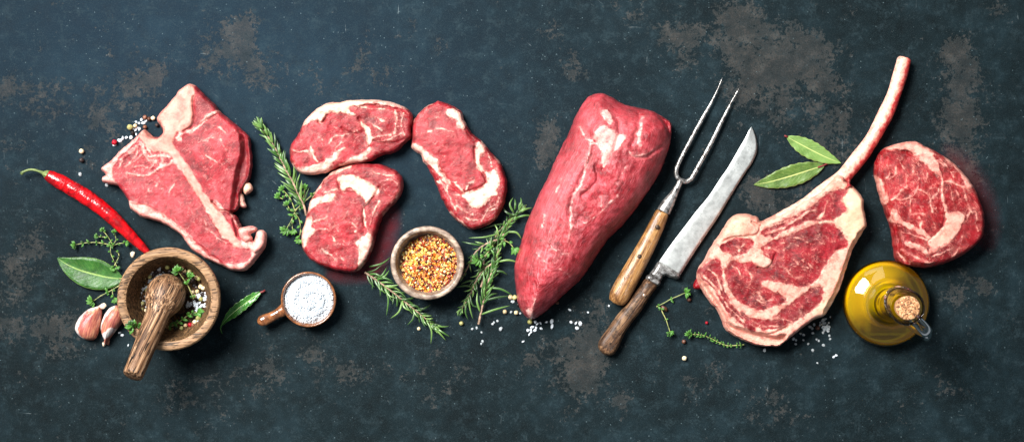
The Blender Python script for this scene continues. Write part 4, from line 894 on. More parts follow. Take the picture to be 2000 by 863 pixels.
C5 = (900, 560, 6.165); C6 = (1480, 590, 7.19); C7 = (140, 210, 6.64)
for x, y, r in ((137, 505, 3.2), (192, 490, 3), (250, 545, 2.6), (262, 652, 3.2), (246, 682, 2.4), (385, 445, 3), (400, 425, 2.8), (443, 410, 3), (480, 505, 4.8)):
    (a, b), = tr([(x, y)], C5); salt(a, b, r, 'clear salt crystal below the rosemary stem end', 'salt crystals below the rosemary', 1)
for x, y, r in ((628, 175, 4.4), (605, 305, 2.8), (715, 320, 3.2)):
    (a, b), = tr([(x, y)], C5); salt(a, b, r, 'clear salt crystal left of the tenderloin tip', 'salt crystals left of the tenderloin tip', 1)
(a, b), = tr([(750, 658)], C5); salt(a, b, 3, 'lone white salt crystal farthest below the tenderloin tip', 'lone salt crystals', 0)
for x, y, r in ((805, 522, 4.2), (862, 480, 4.4), (843, 515, 3.6), (905, 490, 3.8), (893, 520, 3.4), (845, 547, 2.6), (826, 570, 3), (898, 420, 3.4), (920, 445, 3.4), (958, 435, 3), (967, 500, 3.2), (1033, 422, 3.2), (1093, 413, 4.8), (1100, 472, 5.6)):
    (a, b), = tr([(x, y)], C5); salt(a, b, r, 'white coarse salt crystal just below the tenderloin tip', 'salt crystals below the tenderloin tip', 0)
for x, y, r in ((1313, 277, 3.6), (1532, 306, 2.8), (1328, 425, 3.2), (1387, 436, 3.6), (1437, 440, 4.8), (1400, 495, 4.0)):
    (a, b), = tr([(x, y)], C5); salt(a, b, r, 'white salt crystal between tenderloin and knife handle', 'salt crystals between tenderloin and knife', 0)
for x, y, r in ((770, 430, 3.6), (735, 345, 3), (765, 370, 3), (790, 310, 3), (600, 440, 2.8), (640, 455, 2.8), (500, 510, 4.6), (535, 530, 2.4), (530, 585, 2.8), (640, 530, 2.8), (708, 585, 3), (770, 670, 3.2), (920, 600, 3.2), (1015, 515, 3.2), (1005, 470, 2.8), (990, 405, 2.8), (825, 520, 2.6), (855, 540, 3), (835, 850, 2), (1018, 205, 2), (955, 232, 2.4)):
    (a, b), = tr([(x, y)], C6); salt(a, b, r, 'grey salt crystal left of the heap by the tomahawk steak' if x < 700 else 'grey salt crystal around the heap by the tomahawk steak', 'loose salt by the tomahawk steak', 1)
rq = random.Random(77)
for i in range(36):
    t_ = rq.random() * 6.28; q = rq.random() ** .6
    (a, b), = tr([(935 + 75 * q * math.cos(t_), 335 + 95 * q * math.sin(t_))], C6)
    salt(a, b, rq.uniform(2.0, 3.2), 'grey salt crystal in the dense heap touching the right foot of the tomahawk steak', 'salt heap by the tomahawk steak', 1, z=rq.choice((0, 0, 2)))
(a, b), = tr([(95, 675)], C6); salt(a, b, 4, 'clear salt crystal directly below the bottom tip of the tomahawk steak', 'lone salt crystals', 1)
for x, y in ((1065, 765), (1100, 745)):
    (a, b), = tr([(x, y)], C6); salt(a, b, 3.2, 'one of two touching white salt crystals left below the oil bottle', 'salt pair near the oil bottle', 0)
for x, y, r in ((905, 160, 3.8), (835, 190, 3.4), (875, 205, 3.6), (930, 205, 4.2), (965, 175, 3.2), (800, 280, 3.2), (830, 295, 3), (880, 280, 3.4), (850, 260, 3.2), (770, 390, 4.6), (840, 350, 3), (665, 400, 4), (710, 393, 3.6), (630, 430, 3.8), (608, 422, 3), (555, 490, 3.4)):
    (a, b), = tr([(x, y)], C7); salt(a, b, r, 'white salt crystal at the t-bone steak notch', 'salt crystals by the t-bone steak', 0)
salt(156.5, 340, 4.2, 'lone clear salt crystal between the chilli pepper and the t-bone steak', 'lone salt crystals', 1)
salt(209, 362, 4, 'clear salt crystal touching the left corner of the t-bone steak', 'lone salt crystals', 1)
for x, y, r in ((233.5, 649.5, 2.6), (239, 654, 3), (250.5, 674, 2.8)): salt(x, y, r, 'small white salt crystal between the garlic and the pestle handle', 'salt crystals by the garlic', 0)
salt(1189.5, 597, 2.6, 'tiny salt crystal under the end of the fork handle', 'lone salt crystals', 0)

pm_cache = {}
PC = {'white': (rgb(200, 176, 132), rgb(232, 214, 176)), 'green': (rgb(130, 128, 72), rgb(184, 178, 122)), 'black': (rgb(18, 14, 14), rgb(56, 44, 42)), 'brown': (rgb(70, 40, 28), rgb(132, 84, 62)), 'red': (rgb(120, 4, 20), rgb(190, 20, 44))}
for k, (i, (nm, (ca, cb))) in enumerate(zip(range(9), PC.items())):
    m = M(nm + '_pepper'); c = m.coord()
    mt = m.out(m.ramp(m.math('ADD', m.math('MULTIPLY', m.noise(c, .25, 4), .7), m.math('MULTIPLY', m.rnd(), .3)), [(.35, ca), (.6, cb)]), .42, m.bump(m.noise(c, .5, 4, .7), 1.6 if nm in ('black', 'brown') else .7), Specular_IOR_Level=.4)
    for q in range(2):
        rings = []; rnd = random.Random(k * 5 + q)
        for a in range(1, 12):
            th = math.pi * a / 12; rings.append([])
            for b in range(18):
                ph = 2 * math.pi * b / 18
                rad = 1 + .05 * math.sin(3 * ph + q + a) + .04 * rnd.uniform(-1, 1) * (2 if nm in ('black', 'brown') else .6)
                rings[-1].append(Vector((rad * math.sin(th) * math.cos(ph), rad * math.sin(th) * math.sin(ph), -rad * math.cos(th))))
        v, f = loft(rings); me = bpy.data.meshes.new('peppercorn'); me.from_pydata([tuple(Vector(p) * S) for p in v], [], f); me.update(); me.shade_smooth(); me.materials.append(mt)
        pm_cache[nm, q] = me


def pepper(x, y, r, kind, label, group='peppercorns scattered on the table', z=0, sx=1):
    o = bpy.data.objects.new('peppercorn', pm_cache[kind, rs.randrange(2)]); col.objects.link(o)
    o.location = P(x, y, z + r); o.scale = (r * sx, r, r); o.rotation_euler = (rs.random() * .6, rs.random() * .6, rs.random() * 6.28 if sx == 1 else -.6)
    tag(o, label, 'peppercorn', group); return o


TB = ' at the notch of the t-bone steak'
for x, y, r, k, l in ((755, 257, 5.6, 'green', 'largest pale green peppercorn left of the salt' + TB), (823, 238, 4, 'white', 'small tan peppercorn just right of the large pale green one, amid salt'),
                      (950, 130, 4.4, 'brown', 'brown peppercorn topmost above the salt crystals' + TB), (1003, 150, 3.8, 'brown', 'dark brown peppercorn between a brown and a tan one by the t-bone steak'), (1055, 140, 4.2, 'white', 'tan peppercorn nearest the upper bone edge of the t-bone steak'),
                      (1105, 230, 3.8, 'black', 'dark peppercorn against the bone'), (790, 330, 4.2, 'black', 'black peppercorn below the white salt, left of the t-bone corner'), (950, 255, 4, 'brown', 'dark brown peppercorn behind the pointed tip beside the t-bone notch'),
                      (555, 452, 5.2, 'red', 'red peppercorn at the lower left end of the salt line by the t-bone steak'), (128, 568, 4.8, 'white', 'cream peppercorn above the black one, up left of the t-bone steak'), (128, 683, 4.6, 'black', 'black peppercorn below the cream one, above the chilli pepper')):
    (a, b), = tr([(x, y)], C7); pepper(a, b, r, k, l)
for x, y, r, k, l in ((598, 123, 4.6, 'white', 'tan peppercorn left of its pale green neighbour at the rosemary needle tip'), (650, 128, 5, 'green', 'pale green peppercorn touching the left side of the tenderloin'), (530, 298, 4.2, 'white', 'tan peppercorn farthest left of the tenderloin tip'), (667, 310, 4.2, 'white', 'cream peppercorn beside a clear salt crystal left of the tenderloin tip'),
                      (833, 422, 4.8, 'green', 'green peppercorn half under the tenderloin tip'), (1162, 190, 3.4, 'brown', 'brown peppercorn on the right side of the tenderloin tip'), (690, 215, 3.4, 'black', 'black peppercorn against the lower left side of the tenderloin')):
    (a, b), = tr([(x, y)], C5); pepper(a, b, r, k, l)
for x, y, r, k, l in ((390, 808, 4.6, 'white', 'cream peppercorn lowest, alone below the thyme sprigs right of the knife'), (385, 643, 4, 'brown', 'brown peppercorn left of the thyme sprig below the tomahawk steak'), (437, 228, 4, 'brown', 'dark peppercorn under the leafy tip of the upper thyme sprig'), (610, 457, 3, 'red', 'tiny dark red peppercorn above the thyme sprig by the tomahawk steak')):
    (a, b), = tr([(x, y)], (1260, 540, 5.076)); pepper(a, b, r, k, l)
(a, b), = tr([(190, 315)], (1260, 540, 5.076)); pepper(a, b, 4.4, 'brown', 'long brown seed where the two small thyme sprigs meet, right of the knife', sx=1.7)
pepper(818, 641.5, 3.4, 'white', 'tan peppercorn left of the tip of the lower rosemary sprig'); pepper(901, 631, 4.2, 'green', 'tan green peppercorn behind the rosemary needles below the flake bowl')
pepper(1597, 640, 4.4, 'brown', 'dark brown peppercorn inside the salt heap by the tomahawk steak')

# contents of the mortar
MC = (250, 500, 5.394)
for k, lst in {'green': [(415, 117), (170, 228), (228, 217), (495, 175), (745, 240), (222, 318), (200, 358), (770, 452), (740, 652), (565, 757), (150, 497), (143, 558), (648, 165)],
               'white': [(792, 338), (730, 372), (683, 378), (705, 692), (605, 728), (765, 322), (718, 225), (600, 160), (706, 420), (183, 573)],
               'black': [(690, 255), (700, 310), (720, 330), (300, 165), (440, 160), (385, 190), (130, 440), (785, 405), (620, 190), (270, 195), (340, 165), (640, 280), (560, 640), (520, 690), (110, 480), (160, 270), (500, 760), (680, 640)],
               'red': [(653, 722)], 'brown': [(685, 724), (580, 130), (660, 230), (150, 440), (680, 200)]}.items():
    for x, y in lst:
        (a, b), = tr([(x, y)], MC); rd = math.hypot(a - 329, b - 584) / 80
        zz_ = 30 + 34 * max(0, rd - .35) ** 1.5 * 1.6
        pepper(a, b, rs.uniform(3.6, 4.6) * (1.1 if k == 'green' else 1), k, {'green': 'green', 'white': 'tan', 'black': 'black', 'red': 'single red', 'brown': 'brown'}[k] + ' peppercorn inside the wooden mortar', k + ' peppercorns in the mortar', z=zz_)


def pile(name, label, cat, blobs, n, mat, c0, zf, s=(2.2, 3.2), seed=1):
    rnd = random.Random(seed); parts = []
    for i in range(n):
        x, y, r = rnd.choice(blobs); t_ = rnd.random() * 6.28; q = rnd.random() ** .5
        x += r * q * math.cos(t_); y += r * q * math.sin(t_)
        v, f = crystal(rnd, rnd.uniform(*s) * S)
        R_ = Matrix.Rotation(rnd.random() * 3, 3, 'X') @ Matrix.Rotation(rnd.random() * 3, 3, 'Y')
        p = P(x, y, zf(x, y) + rnd.uniform(0, 3)); parts.append(([tuple(R_ @ Vector(a) + p) for a in v], f))
    v, f = join(parts); o = mesh(name, v, f, mat, None, False, loc=c0); tag(o, label, cat, kind='stuff'); return o


def mz(x, y): return 31 + 54 * max(0, math.hypot(x - 329, y - 584) / 80 - .35) ** 1.5
pile('coarse_salt', 'coarse white salt scattered inside the wooden mortar', 'salt', [(x / 5.394 + 250, y / 5.394 + 500, r / 5.394) for x, y, r in
     [(110, 310, 22), (130, 350, 30), (175, 330, 35), (240, 270, 30), (300, 230, 30), (350, 190, 22), (120, 400, 25), (190, 420, 35), (160, 480, 20), (320, 135, 18), (240, 175, 20), (145, 610, 20), (185, 600, 16), (130, 515, 12), (190, 520, 20), (740, 510, 60), (770, 530, 50), (800, 440, 30), (740, 420, 20), (640, 500, 25), (620, 520, 12), (735, 690, 10), (790, 400, 20), (760, 560, 50), (710, 500, 30)]], 330, mat_salt, mc, mz, seed=5)
pile('peppercorn_bed', 'dark crushed pepper and herb bits covering the bottom of the mortar', 'pepper', [(329, 584, 62)], 420, pm_cache['black', 0].materials[0], mc, lambda x, y: mz(x, y) - 5, (1.6, 3), 9)

# ---------------------------------------------------------------- small salt bowl
m = M('brown_glaze'); c = m.coord()
b_ = m.ramp(m.math('ADD', m.math('MULTIPLY', m.noise(m.warp(c, .05, 12), .06, 5, .65), .7), m.math('MULTIPLY', m.noise(c, .4, 3), .3)), [(.34, rgb(66, 40, 26)), (.5, rgb(118, 72, 42)), (.66, rgb(168, 110, 66))])
mat_glaze = m.out(b_, .2, m.bump(m.noise(c, .12, 3), .8, .5), Coat_Weight=.7, Coat_Roughness=.08)
sc0 = P(602.5, 584.5, 36); sc0.z = 0
root = empty('salt_bowl', sc0, 'small brown glazed bowl with a rounded side handle, full of white salt', 'bowl')
v, f = lathe([(34, 0), (42, 3), (50, 18), (53.5, 32), (53.5, 35), (52, 36.6), (50, 36), (49, 33), (46, 18), (34, 8), (1, 6)], sc0, 96); mesh('bowl_body', v, f, mat_glaze, root)
sp = spline([(556, 604), (546, 610), (533, 617), (522, 622), (512, 626), (503, 629)], 2, False); n = len(sp); tl = np.linspace(0, 1, n)
v, f = tube([P(x, y, 22 + 4 * t_) for (x, y), t_ in zip(sp, tl)], np.interp(tl, [0, .25, .5, .75, .9, 1], [13, 9.5, 9.5, 11.5, 10, 3]) * S, 24, .85); mesh('handle', v, f, mat_glaze, root)
rb = random.Random(8); parts = []
v, f = lathe([(48, 18), (48, 24), (40, 28), (20, 31), (1, 32)], sc0, 40); parts.append(([tuple(q) for q in v], f))
for i in range(2600):
    t_ = rb.random() * 6.28; q = rb.random() ** .5 * 46.5
    v, f = crystal(rb, rb.uniform(1.1, 2.2) * S); R_ = Matrix.Rotation(rb.random() * 3, 3, 'X') @ Matrix.Rotation(rb.random() * 3, 3, 'Y')
    p = Vector((sc0.x + q * S * math.cos(t_), sc0.y + q * S * math.sin(t_), S * (31 - 7 * (q / 47) ** 3 + rb.uniform(-2, 3.5) + 2 * math.sin(q * .3 + t_ * 2)))); parts.append(([tuple(R_ @ Vector(a) + p) for a in v], f))
v, f = join(parts); tag(mesh('coarse_salt', v, f, mat_salt, None, False, loc=sc0), 'heap of coarse white salt filling the small brown handled bowl', 'salt', kind='stuff')

# ---------------------------------------------------------------- flake bowl
fc0 = P(834.5, 513.5, 62); fc0.z = 0
root = empty('spice_bowl', fc0, 'round grey-brown wooden bowl filled with chilli flakes', 'bowl')
v, f = lathe([(40, 0), (46, 2), (60, 22), (69, 46), (71, 58), (70, 62), (68, 63.2), (64, 63.2), (61.5, 62), (60.5, 58), (56, 36), (44, 20), (1, 14)], fc0, 112); mesh('bowl_body', v, f, mat_grey, root)
m = M('chilli_flake'); c = m.coord()
fcl = m.node('ShaderNodeAttribute', attribute_name='flake').outputs['Fac']
b_ = m.ramp(fcl, [(0, rgb(38, 16, 10)), (.16, rgb(92, 26, 12)), (.32, rgb(158, 42, 20)), (.46, rgb(204, 110, 28)), (.62, rgb(222, 156, 50)), (.8, rgb(236, 196, 100)), (1, rgb(248, 228, 168))])
mat_flake = m.out(m.mix(.35, b_, m.mix(m.noise(c, .6, 3), tuple(x * .3 for x in (1, .9, .8)), (1, 1, 1)), 'MULTIPLY'), .35, m.bump(m.noise(c, .8, 2), .5), Specular_IOR_Level=.6)
rb = random.Random(3); parts = []; cols = []
v, f = lathe([(57, 24), (52, 28), (30, 32), (1, 34)], fc0, 40); parts.append(([tuple(q) for q in v], f)); cols += [.15] * len(v)
for i in range(2500):
    t_ = rb.random() * 6.28; q = rb.random() ** .52 * 57
    x = q * math.cos(t_); y = q * math.sin(t_)
    seed_ = rb.random() < .24; n = 8 if seed_ else rb.choice((3, 4, 5)); r = rb.uniform(2.0, 3.1) if seed_ else rb.uniform(1.8, 5.2)
    ex = rb.uniform(.75, 1) if seed_ else rb.uniform(.35, 1); a0 = rb.random() * 6.28
    ring = [Vector((r * math.cos(j * 6.283 / n) * rb.uniform(.9, 1.1), r * ex * math.sin(j * 6.283 / n) * rb.uniform(.9, 1.1), 0)) for j in range(n)]
    th = .9 if seed_ else .35
    R_ = Matrix.Rotation(a0, 3, 'Z') @ Matrix.Rotation(rb.gauss(0, .45), 3, 'X') @ Matrix.Rotation(rb.gauss(0, .45), 3, 'Y')
    top = 42 - 9 * (q / 57) ** 2.5 + 4 * (x - y) / 57 + 2.5 * fbm(np.array([x]), np.array([y]), .08, 4)[0]
    p = Vector((fc0.x + x * S, fc0.y + y * S, (top + rb.uniform(-2, 3.5)) * S))
    rings = [[tuple((R_ @ (a * sc_ + Vector((0, 0, z)))) * S + p) for a in ring] for z, sc_ in ((-th, .85), (0, 1), (th, .8))]
    v = [a for rr_ in rings for a in rr_]; _, f = loft([[Vector(a) for a in rr_] for rr_ in rings]); parts.append((v, f))
    cv = rb.uniform(.66, 1) if seed_ else min(.7, abs(rb.gauss(.34, .24))); cols += [cv] * len(v)
v, f = join(parts); tag(mesh('chilli_flakes', v, f, mat_flake, None, False, loc=fc0, attrs={'flake': cols}), 'dried chilli flakes and yellow seeds heaped in the grey-brown wooden bowl', 'chilli flakes', kind='stuff')

# ---------------------------------------------------------------- garlic
K = (100, 430, 3.319)
m = M('garlic_skin'); n_ = m.coord((.35, .05, .1), (0, 0, .35)); c = m.coord()
st = m.noise(m.warp(n_, .4, .5), 1, 4, .6)
pk = m.ramp(st, [(.34, rgb(140, 70, 66)), (.5, rgb(188, 112, 92)), (.66, rgb(214, 156, 118))])
b_ = m.mix(m.step(m.math('ADD', m.attr('fat'), m.math('MULTIPLY_ADD', st, 3, -1.5)), -1, 2.5), pk, m.ramp(st, [(.35, rgb(214, 192, 188)), (.6, rgb(242, 234, 228))]))
b_ = m.mix(m.math('MULTIPLY', m.math('MAXIMUM', m.math('MULTIPLY', m.attr('tone'), -1), 0), .8), b_, rgb(150, 60, 80))
mat_garlic = m.out(b_, .38, m.bump(st, 1.4, .5), Subsurface_Weight=.12, Subsurface_Radius=(.003, .002, .0015))
m = M('garlic_paper'); mat_paper = m.out(rgb(222, 204, 180), .6, m.bump(m.noise(m.coord(), .3, 3), 1))
for ol, ops, lab, tip in (([(318, 556), (285, 562), (245, 573), (205, 600), (170, 640), (150, 685), (150, 715), (170, 745), (200, 768), (245, 778), (280, 768), (300, 730), (315, 660), (322, 600)],
                      [('fat', [(318, 556), (245, 560), (190, 590), (140, 660), (140, 730), (200, 780), (215, 770), (190, 740), (182, 700), (195, 650), (230, 600), (270, 580)]), ('tone', 235, 640, 40, -.8), ('tone', 220, 700, 30, -.4), ('groove', 3, 3, [(300, 570), (215, 630), (185, 700), (200, 765)])],
                      'plump garlic clove with pink streaked skin, left of the other clove', [(312, 556), (328, 545), (350, 532), (366, 548), (350, 568), (330, 570)]),
                     ([(420, 550), (375, 568), (342, 608), (320, 660), (314, 705), (328, 755), (340, 785), (334, 815), (352, 800), (380, 762), (415, 715), (455, 665), (470, 610), (450, 565)],
                      [('fat', [(425, 545), (370, 560), (330, 610), (305, 670), (310, 720), (328, 720), (335, 670), (365, 615), (400, 580)]), ('fat', [(320, 740), (345, 770), (420, 700), (400, 690), (350, 720)]), ('tone', 400, 640, 40, -.5)],
                      'pointed garlic clove tucked against the wooden mortar', None)):
    (a, b), = tr([ol[0]], K); root = empty('garlic_clove', P(a, b), lab, 'garlic', 'garlic cloves')
    slab(root, ol, K, 34, 24, mat_garlic, ops, seed=len(lab), g=1.2, rim=.3, blur=2, under=8, rough=.3, rag=.5, parts=(('clove_body', None),))
    if tip: slab(root, tip, K, 4, 3, mat_paper, seed=5, g=1, z0=14, under=.5, rough=.8, rag=1.2, parts=(('papery_tip', None),))
    else: slab(root, [(330, 790), (345, 790), (352, 805), (340, 822), (333, 815)], K, 8, 4, mat_paper, seed=6, g=1, under=1, rough=.2, rag=.5, parts=(('root_tip', None),))
o = slab(None, [(922, 795), (940, 783), (962, 797), (955, 820), (938, 838), (926, 822)], I, 5, 3, mat_paper, seed=7, g=1, under=1, rough=.5, rag=.8, parts=(('garlic_flake', None),))[0]
tag(o, 'small cream garlic chip between the chilli tip and the thyme', 'garlic')

# ---------------------------------------------------------------- leaves
def leaf_mat(name, dark, mid, vein, rough=.35, rnd=.25, vw=.05, sv=.6):
    m = M(name); u = m.attr('lu'); v_ = m.attr('lv'); c = m.coord()
    av = m.math('ABSOLUTE', v_)
    b = m.ramp(m.math('ADD', m.math('MULTIPLY', m.noise(c, .06, 4), .75), m.math('MULTIPLY', m.rnd(), rnd)), [(.35, dark), (.65, mid)])
    ph = m.math('ADD', m.math('MULTIPLY', u, 13), m.math('MULTIPLY', av, -3.0)); ph = m.math('ADD', ph, m.math('MULTIPLY', m.noise(c, .06, 2), 1.2))
    fr = m.math('ABSOLUTE', m.math('SUBTRACT', m.math('FRACT', ph), .5))
    sv_ = m.math('SUBTRACT', 1, m.step(fr, 0, .10)); b = m.mix(m.math('MULTIPLY', sv_, .22 * sv), b, vein)
    net = m.math('SUBTRACT', 1, m.step(m.vor(m.warp(c, .2, 3), .16, 'DISTANCE_TO_EDGE'), 0, .08)); b = m.mix(m.math('MULTIPLY', net, .13 * sv), b, vein)
    mv = m.math('SUBTRACT', 1, m.step(av, vw * .5, vw * 1.5)); b = m.mix(m.math('MULTIPLY', mv, .85), b, vein)
    ed = m.step(av, .93, .99); b = m.mix(m.math('MULTIPLY', ed, .35), b, vein)
    h = m.math('ADD', m.math('MULTIPLY', sv_, .5), m.noise(c, .15, 3))
    return m.out(b, rough, m.bump(h, .9, .6), Specular_IOR_Level=.45)


mat_bay1 = leaf_mat('fresh_bay', rgb(18, 58, 16), rgb(48, 100, 34), rgb(140, 168, 88), .42)
mat_bay2 = leaf_mat('dry_bay', rgb(56, 90, 32), rgb(104, 138, 68), rgb(188, 196, 120), .45)
mat_bay3 = leaf_mat('olive_bay', rgb(42, 72, 24), rgb(82, 112, 46), rgb(190, 196, 122), .4)
mat_bay4 = leaf_mat('narrow_bay', rgb(20, 76, 20), rgb(66, 136, 48), rgb(190, 214, 140), .22)
m = M('bay_petiole'); mat_pet = m.out(rgb(110, 30, 30), .5)
m = M('rosemary_needle'); lv = m.math('ABSOLUTE', m.attr('lv')); c = m.coord()
b_ = m.ramp(m.math('ADD', m.math('MULTIPLY', m.rnd(), .7), m.math('MULTIPLY', m.noise(c, .1, 3), .3)), [(.1, rgb(18, 52, 16)), (.5, rgb(56, 100, 36)), (.95, rgb(122, 156, 80))])
b_ = m.mix(m.math('MULTIPLY', m.step(lv, .55, .9), .4), b_, rgb(168, 188, 142))
b_ = m.mix(m.math('MULTIPLY', m.math('SUBTRACT', 1, m.step(lv, .05, .25)), .3), b_, rgb(40, 70, 30))
mat_needle = m.out(b_, .36, None, Specular_IOR_Level=.5)
mat_thyme = leaf_mat('thyme_leaf', rgb(8, 40, 8), rgb(62, 116, 34), rgb(120, 158, 74), .4, .8, .04, .3)
m = M('woody_stem'); c = m.coord(); mat_stemw = m.out(m.ramp(m.noise(c, .15, 4), [(.35, rgb(104, 84, 66)), (.62, rgb(176, 146, 124))]), .6, m.bump(m.noise(c, .5, 3), .7))
m = M('soft_stem'); c = m.coord(); mat_stemg = m.out(m.ramp(m.noise(c, .1, 4), [(.35, rgb(98, 112, 58)), (.62, rgb(168, 170, 108))]), .5)


def leaf(name, path, hw, mat, parent, nu=34, nv=8, z=3, curl=0.0, wave=.0, serr=0.0, seed=0, zs=None, asym=0, tilt=0, shape=None):
    """path: px midrib from base to tip; hw: max half width px"""
    sp = resamp(path, nu); rnd = random.Random(seed); V = []; lu = []; lvv = []; ph = rnd.random() * 6
    for layer in (0, 1):
        for i in range(nu):
            t_ = i / (nu - 1); a = sp[max(i - 1, 0)]; b = sp[min(i + 1, nu - 1)]; d = b - a; L = np.hypot(*d) + 1e-9; nrm = np.array([-d[1], d[0]]) / L
            wdt = hw * (math.sin(math.pi * min(1, max(0, t_)) ** .85) ** .85 if shape is None else np.interp(t_, *shape))
            for j in range(nv + 1):
                vv = -1 + 2 * j / nv; wj = wdt * (1 + (asym if vv > 0 else -asym))
                se = 1 + serr * math.sin(t_ * 55 + ph + vv) * max(0, abs(vv) - .6) * 2
                zz = (zs(t_) if zs else z) + curl * hw * abs(vv) ** 1.6 * math.sin(math.pi * t_) + wave * math.sin(t_ * 26 + vv * 1.5 + ph) * abs(vv) ** 2 + tilt * vv * wdt
                x, y = sp[i] + nrm * vv * wj * se
                V.append(P(x, y, max(.4, zz) + (0.0 if layer == 0 else -.5) + .0)); lu.append(t_); lvv.append(vv)
    W = nv + 1; o_ = nu * W; F = []
    for i in range(nu - 1):
        for j in range(nv):
            a = i * W + j; F.append((a, a + 1, a + W + 1, a + W)); F.append((o_ + a, o_ + a + W, o_ + a + W + 1, o_ + a + 1))
        a = i * W; F.append((a, a + W, o_ + a + W, o_ + a)); a = i * W + nv; F.append((a, o_ + a, o_ + a + W, a + W))
    return mesh(name, V, F, mat, parent, attrs={'lu': lu, 'lv': lvv})


O = (1460, 100, 2.697); Q8 = (420, 550, 7.845)
root = empty('bay_leaf', P(175, 535), 'broad fresh green bay leaf lying left of the mortar', 'leaf', 'bay leaves')
leaf('leaf_blade', tr([(470, 380), (380, 372), (300, 355), (200, 328), (110, 290), (38, 243)], K), 30, mat_bay1, root, z=5, curl=.22, wave=.8, serr=.01, seed=1, asym=.02)
v, f = tube([P(x, y, 6) for x, y in spline(tr([(440, 377), (470, 380), (500, 384)], K), 3, False)], 1.4 * S, 8); mesh('petiole', v, f, mat_stemg, root)
root = empty('bay_leaf', P(1588, 292), 'pale green upper bay leaf pointing down at the rib bone', 'leaf', 'bay leaves')
leaf('leaf_blade', tr([(205, 450), (270, 486), (350, 528), (420, 562), (493, 590)], O), 17.5, mat_bay2, root, z=4, curl=.2, wave=1.0, serr=.06, seed=2)
v, f = tube([P(x, y, 4) for x, y in spline(tr([(194, 445), (212, 453)], O), 3, False)], 1.8 * S, 8); mesh('petiole', v, f, mat_pet, root)
root = empty('bay_leaf', P(1540, 345), 'darker olive bay leaf with wavy edge, below the pale one', 'leaf', 'bay leaves')
leaf('leaf_blade', tr([(408, 600), (330, 625), (220, 660), (110, 690), (32, 703)], O), 20.5, mat_bay3, root, z=4, curl=.18, wave=1.2, serr=.05, seed=3)
v, f = tube([P(x, y, 5) for x, y in spline(tr([(370, 612), (400, 602), (420, 592)], O), 3, False)], 1.6 * S, 8); mesh('petiole', v, f, mat_pet, root)
root = empty('bay_leaf', P(475, 605), 'narrow curled shiny green leaf between the mortar and the salt bowl', 'leaf', 'bay leaves')
leaf('leaf_blade', tr([(690, 165), (600, 225), (440, 345), (300, 455), (200, 545), (110, 655), (85, 720), (110, 795)], Q8), 10.5, mat_bay4, root, z=8, curl=.55, wave=1.8, serr=.12, seed=4,
     shape=([0, .1, .25, .45, .6, .72, .85, 1], [.25, .7, .9, 1, .9, .5, .16, .05]))
v, f = tube([P(x, y, 6) for x, y in spline(tr([(680, 170), (730, 152), (768, 132)], Q8), 3, False)], 1.9 * S, 8, 1, .2); mesh('petiole', v, f, mat_pet, root)


def needle(parent, pts, w, z0, z1, zm, name='needle', mat=None):
    n = 9; sp = resamp(pts, n); rings = []; lvv = []
    for i in range(n):
        t_ = i / (n - 1); d = sp[min(i + 1, n - 1)] - sp[max(i - 1, 0)]; L = np.hypot(*d) + 1e-9; nr = np.array([-d[1], d[0]]) / L
        ww = w * max(.12, min(1, .5 + t_ * 3) * (1 - t_ ** 4)); z = z0 + (z1 - z0) * t_ + zm * math.sin(math.pi * t_)
        ring = []
        for a, dz in ((-1, 0), (-.5, .35), (0, .2), (.5, .35), (1, 0), (0, -.6)):
            ring.append(P(sp[i][0] + nr[0] * a * ww, sp[i][1] + nr[1] * a * ww, max(.5, z + dz * ww))); lvv.append(a if dz >= 0 else 1)
        rings.append(ring)
    v, f = loft(rings); return mesh(name, v, f, mat or mat_needle, parent, attrs={'lv': lvv, 'lu': [.5] * len(v)})


def rosemary(label, stem, n, length, w=2.5, seed=0, z=7, bare=.1, extra=(), bend=.3, spread=.6, sr=2.2, loc=None, dens_end=1.0, tipn=6, zb=None):
    rnd = random.Random(seed); sp = spline(stem, 3, False); m_ = len(sp); root = empty('rosemary_sprig', P(*stem[len(stem) // 2]), label, 'rosemary', 'rosemary sprigs')
    tl = np.linspace(0, 1, m_)
    zz = z + 3 * np.sin(tl * 3); zz = zz if zb is None else zz + zb
    v, f = tube([P(x, y, q) for (x, y), q in zip(sp, zz)], np.interp(tl, [0, .6, 1], [sr, sr * .8, sr * .35]) * S, 8, 1, .15, seed); mesh('stem', v, f, mat_stemw, root)
    for i in range(n):
        t_ = bare + (1 - bare) * (i / n) ** dens_end; k = min(m_ - 2, int(t_ * (m_ - 1))); p = sp[k]; d = sp[min(k + 3, m_ - 1)] - sp[max(k - 1, 0)]; th = math.atan2(d[1], d[0])
        sgn = 1 if i % 2 else -1
        L = length * (1 - .45 * t_ ** 2) * rnd.uniform(.7, 1.15); a0 = th + sgn * spread * rnd.uniform(.7, 1.2) * (1 - .35 * t_); bd = bend * rnd.uniform(-.6, 1.2) * sgn
        pts = [p, p + L * .5 * np.array([math.cos(a0), math.sin(a0)])]; pts.append(pts[1] + L * .5 * np.array([math.cos(a0 - bd), math.sin(a0 - bd)]))
        zq = float(zz[k]); needle(root, pts, w * rnd.uniform(.62, .98), zq, max(1.5, zq + rnd.uniform(-8, 12)), rnd.uniform(1, 6))
    e = sp[-1]; d = sp[-1] - sp[-4]; th = math.atan2(d[1], d[0])
    for i in range(tipn):
        a0 = th + (i - (tipn - 1) / 2) * .2 + rnd.uniform(-.06, .06); L = length * .62 * rnd.uniform(.75, 1.1); p = e - 8 * d / np.hypot(*d)
        needle(root, [p, p + L * .5 * np.array([math.cos(a0), math.sin(a0)]), p + L * np.array([math.cos(a0 * .97 + th * .03), math.sin(a0)])], w * .95, zz[-1] + 2 + i % 3, zz[-1] + 6, 1)
    for pts in extra: needle(root, pts, w * .85, z + 4, z + 1, 5)
    return root


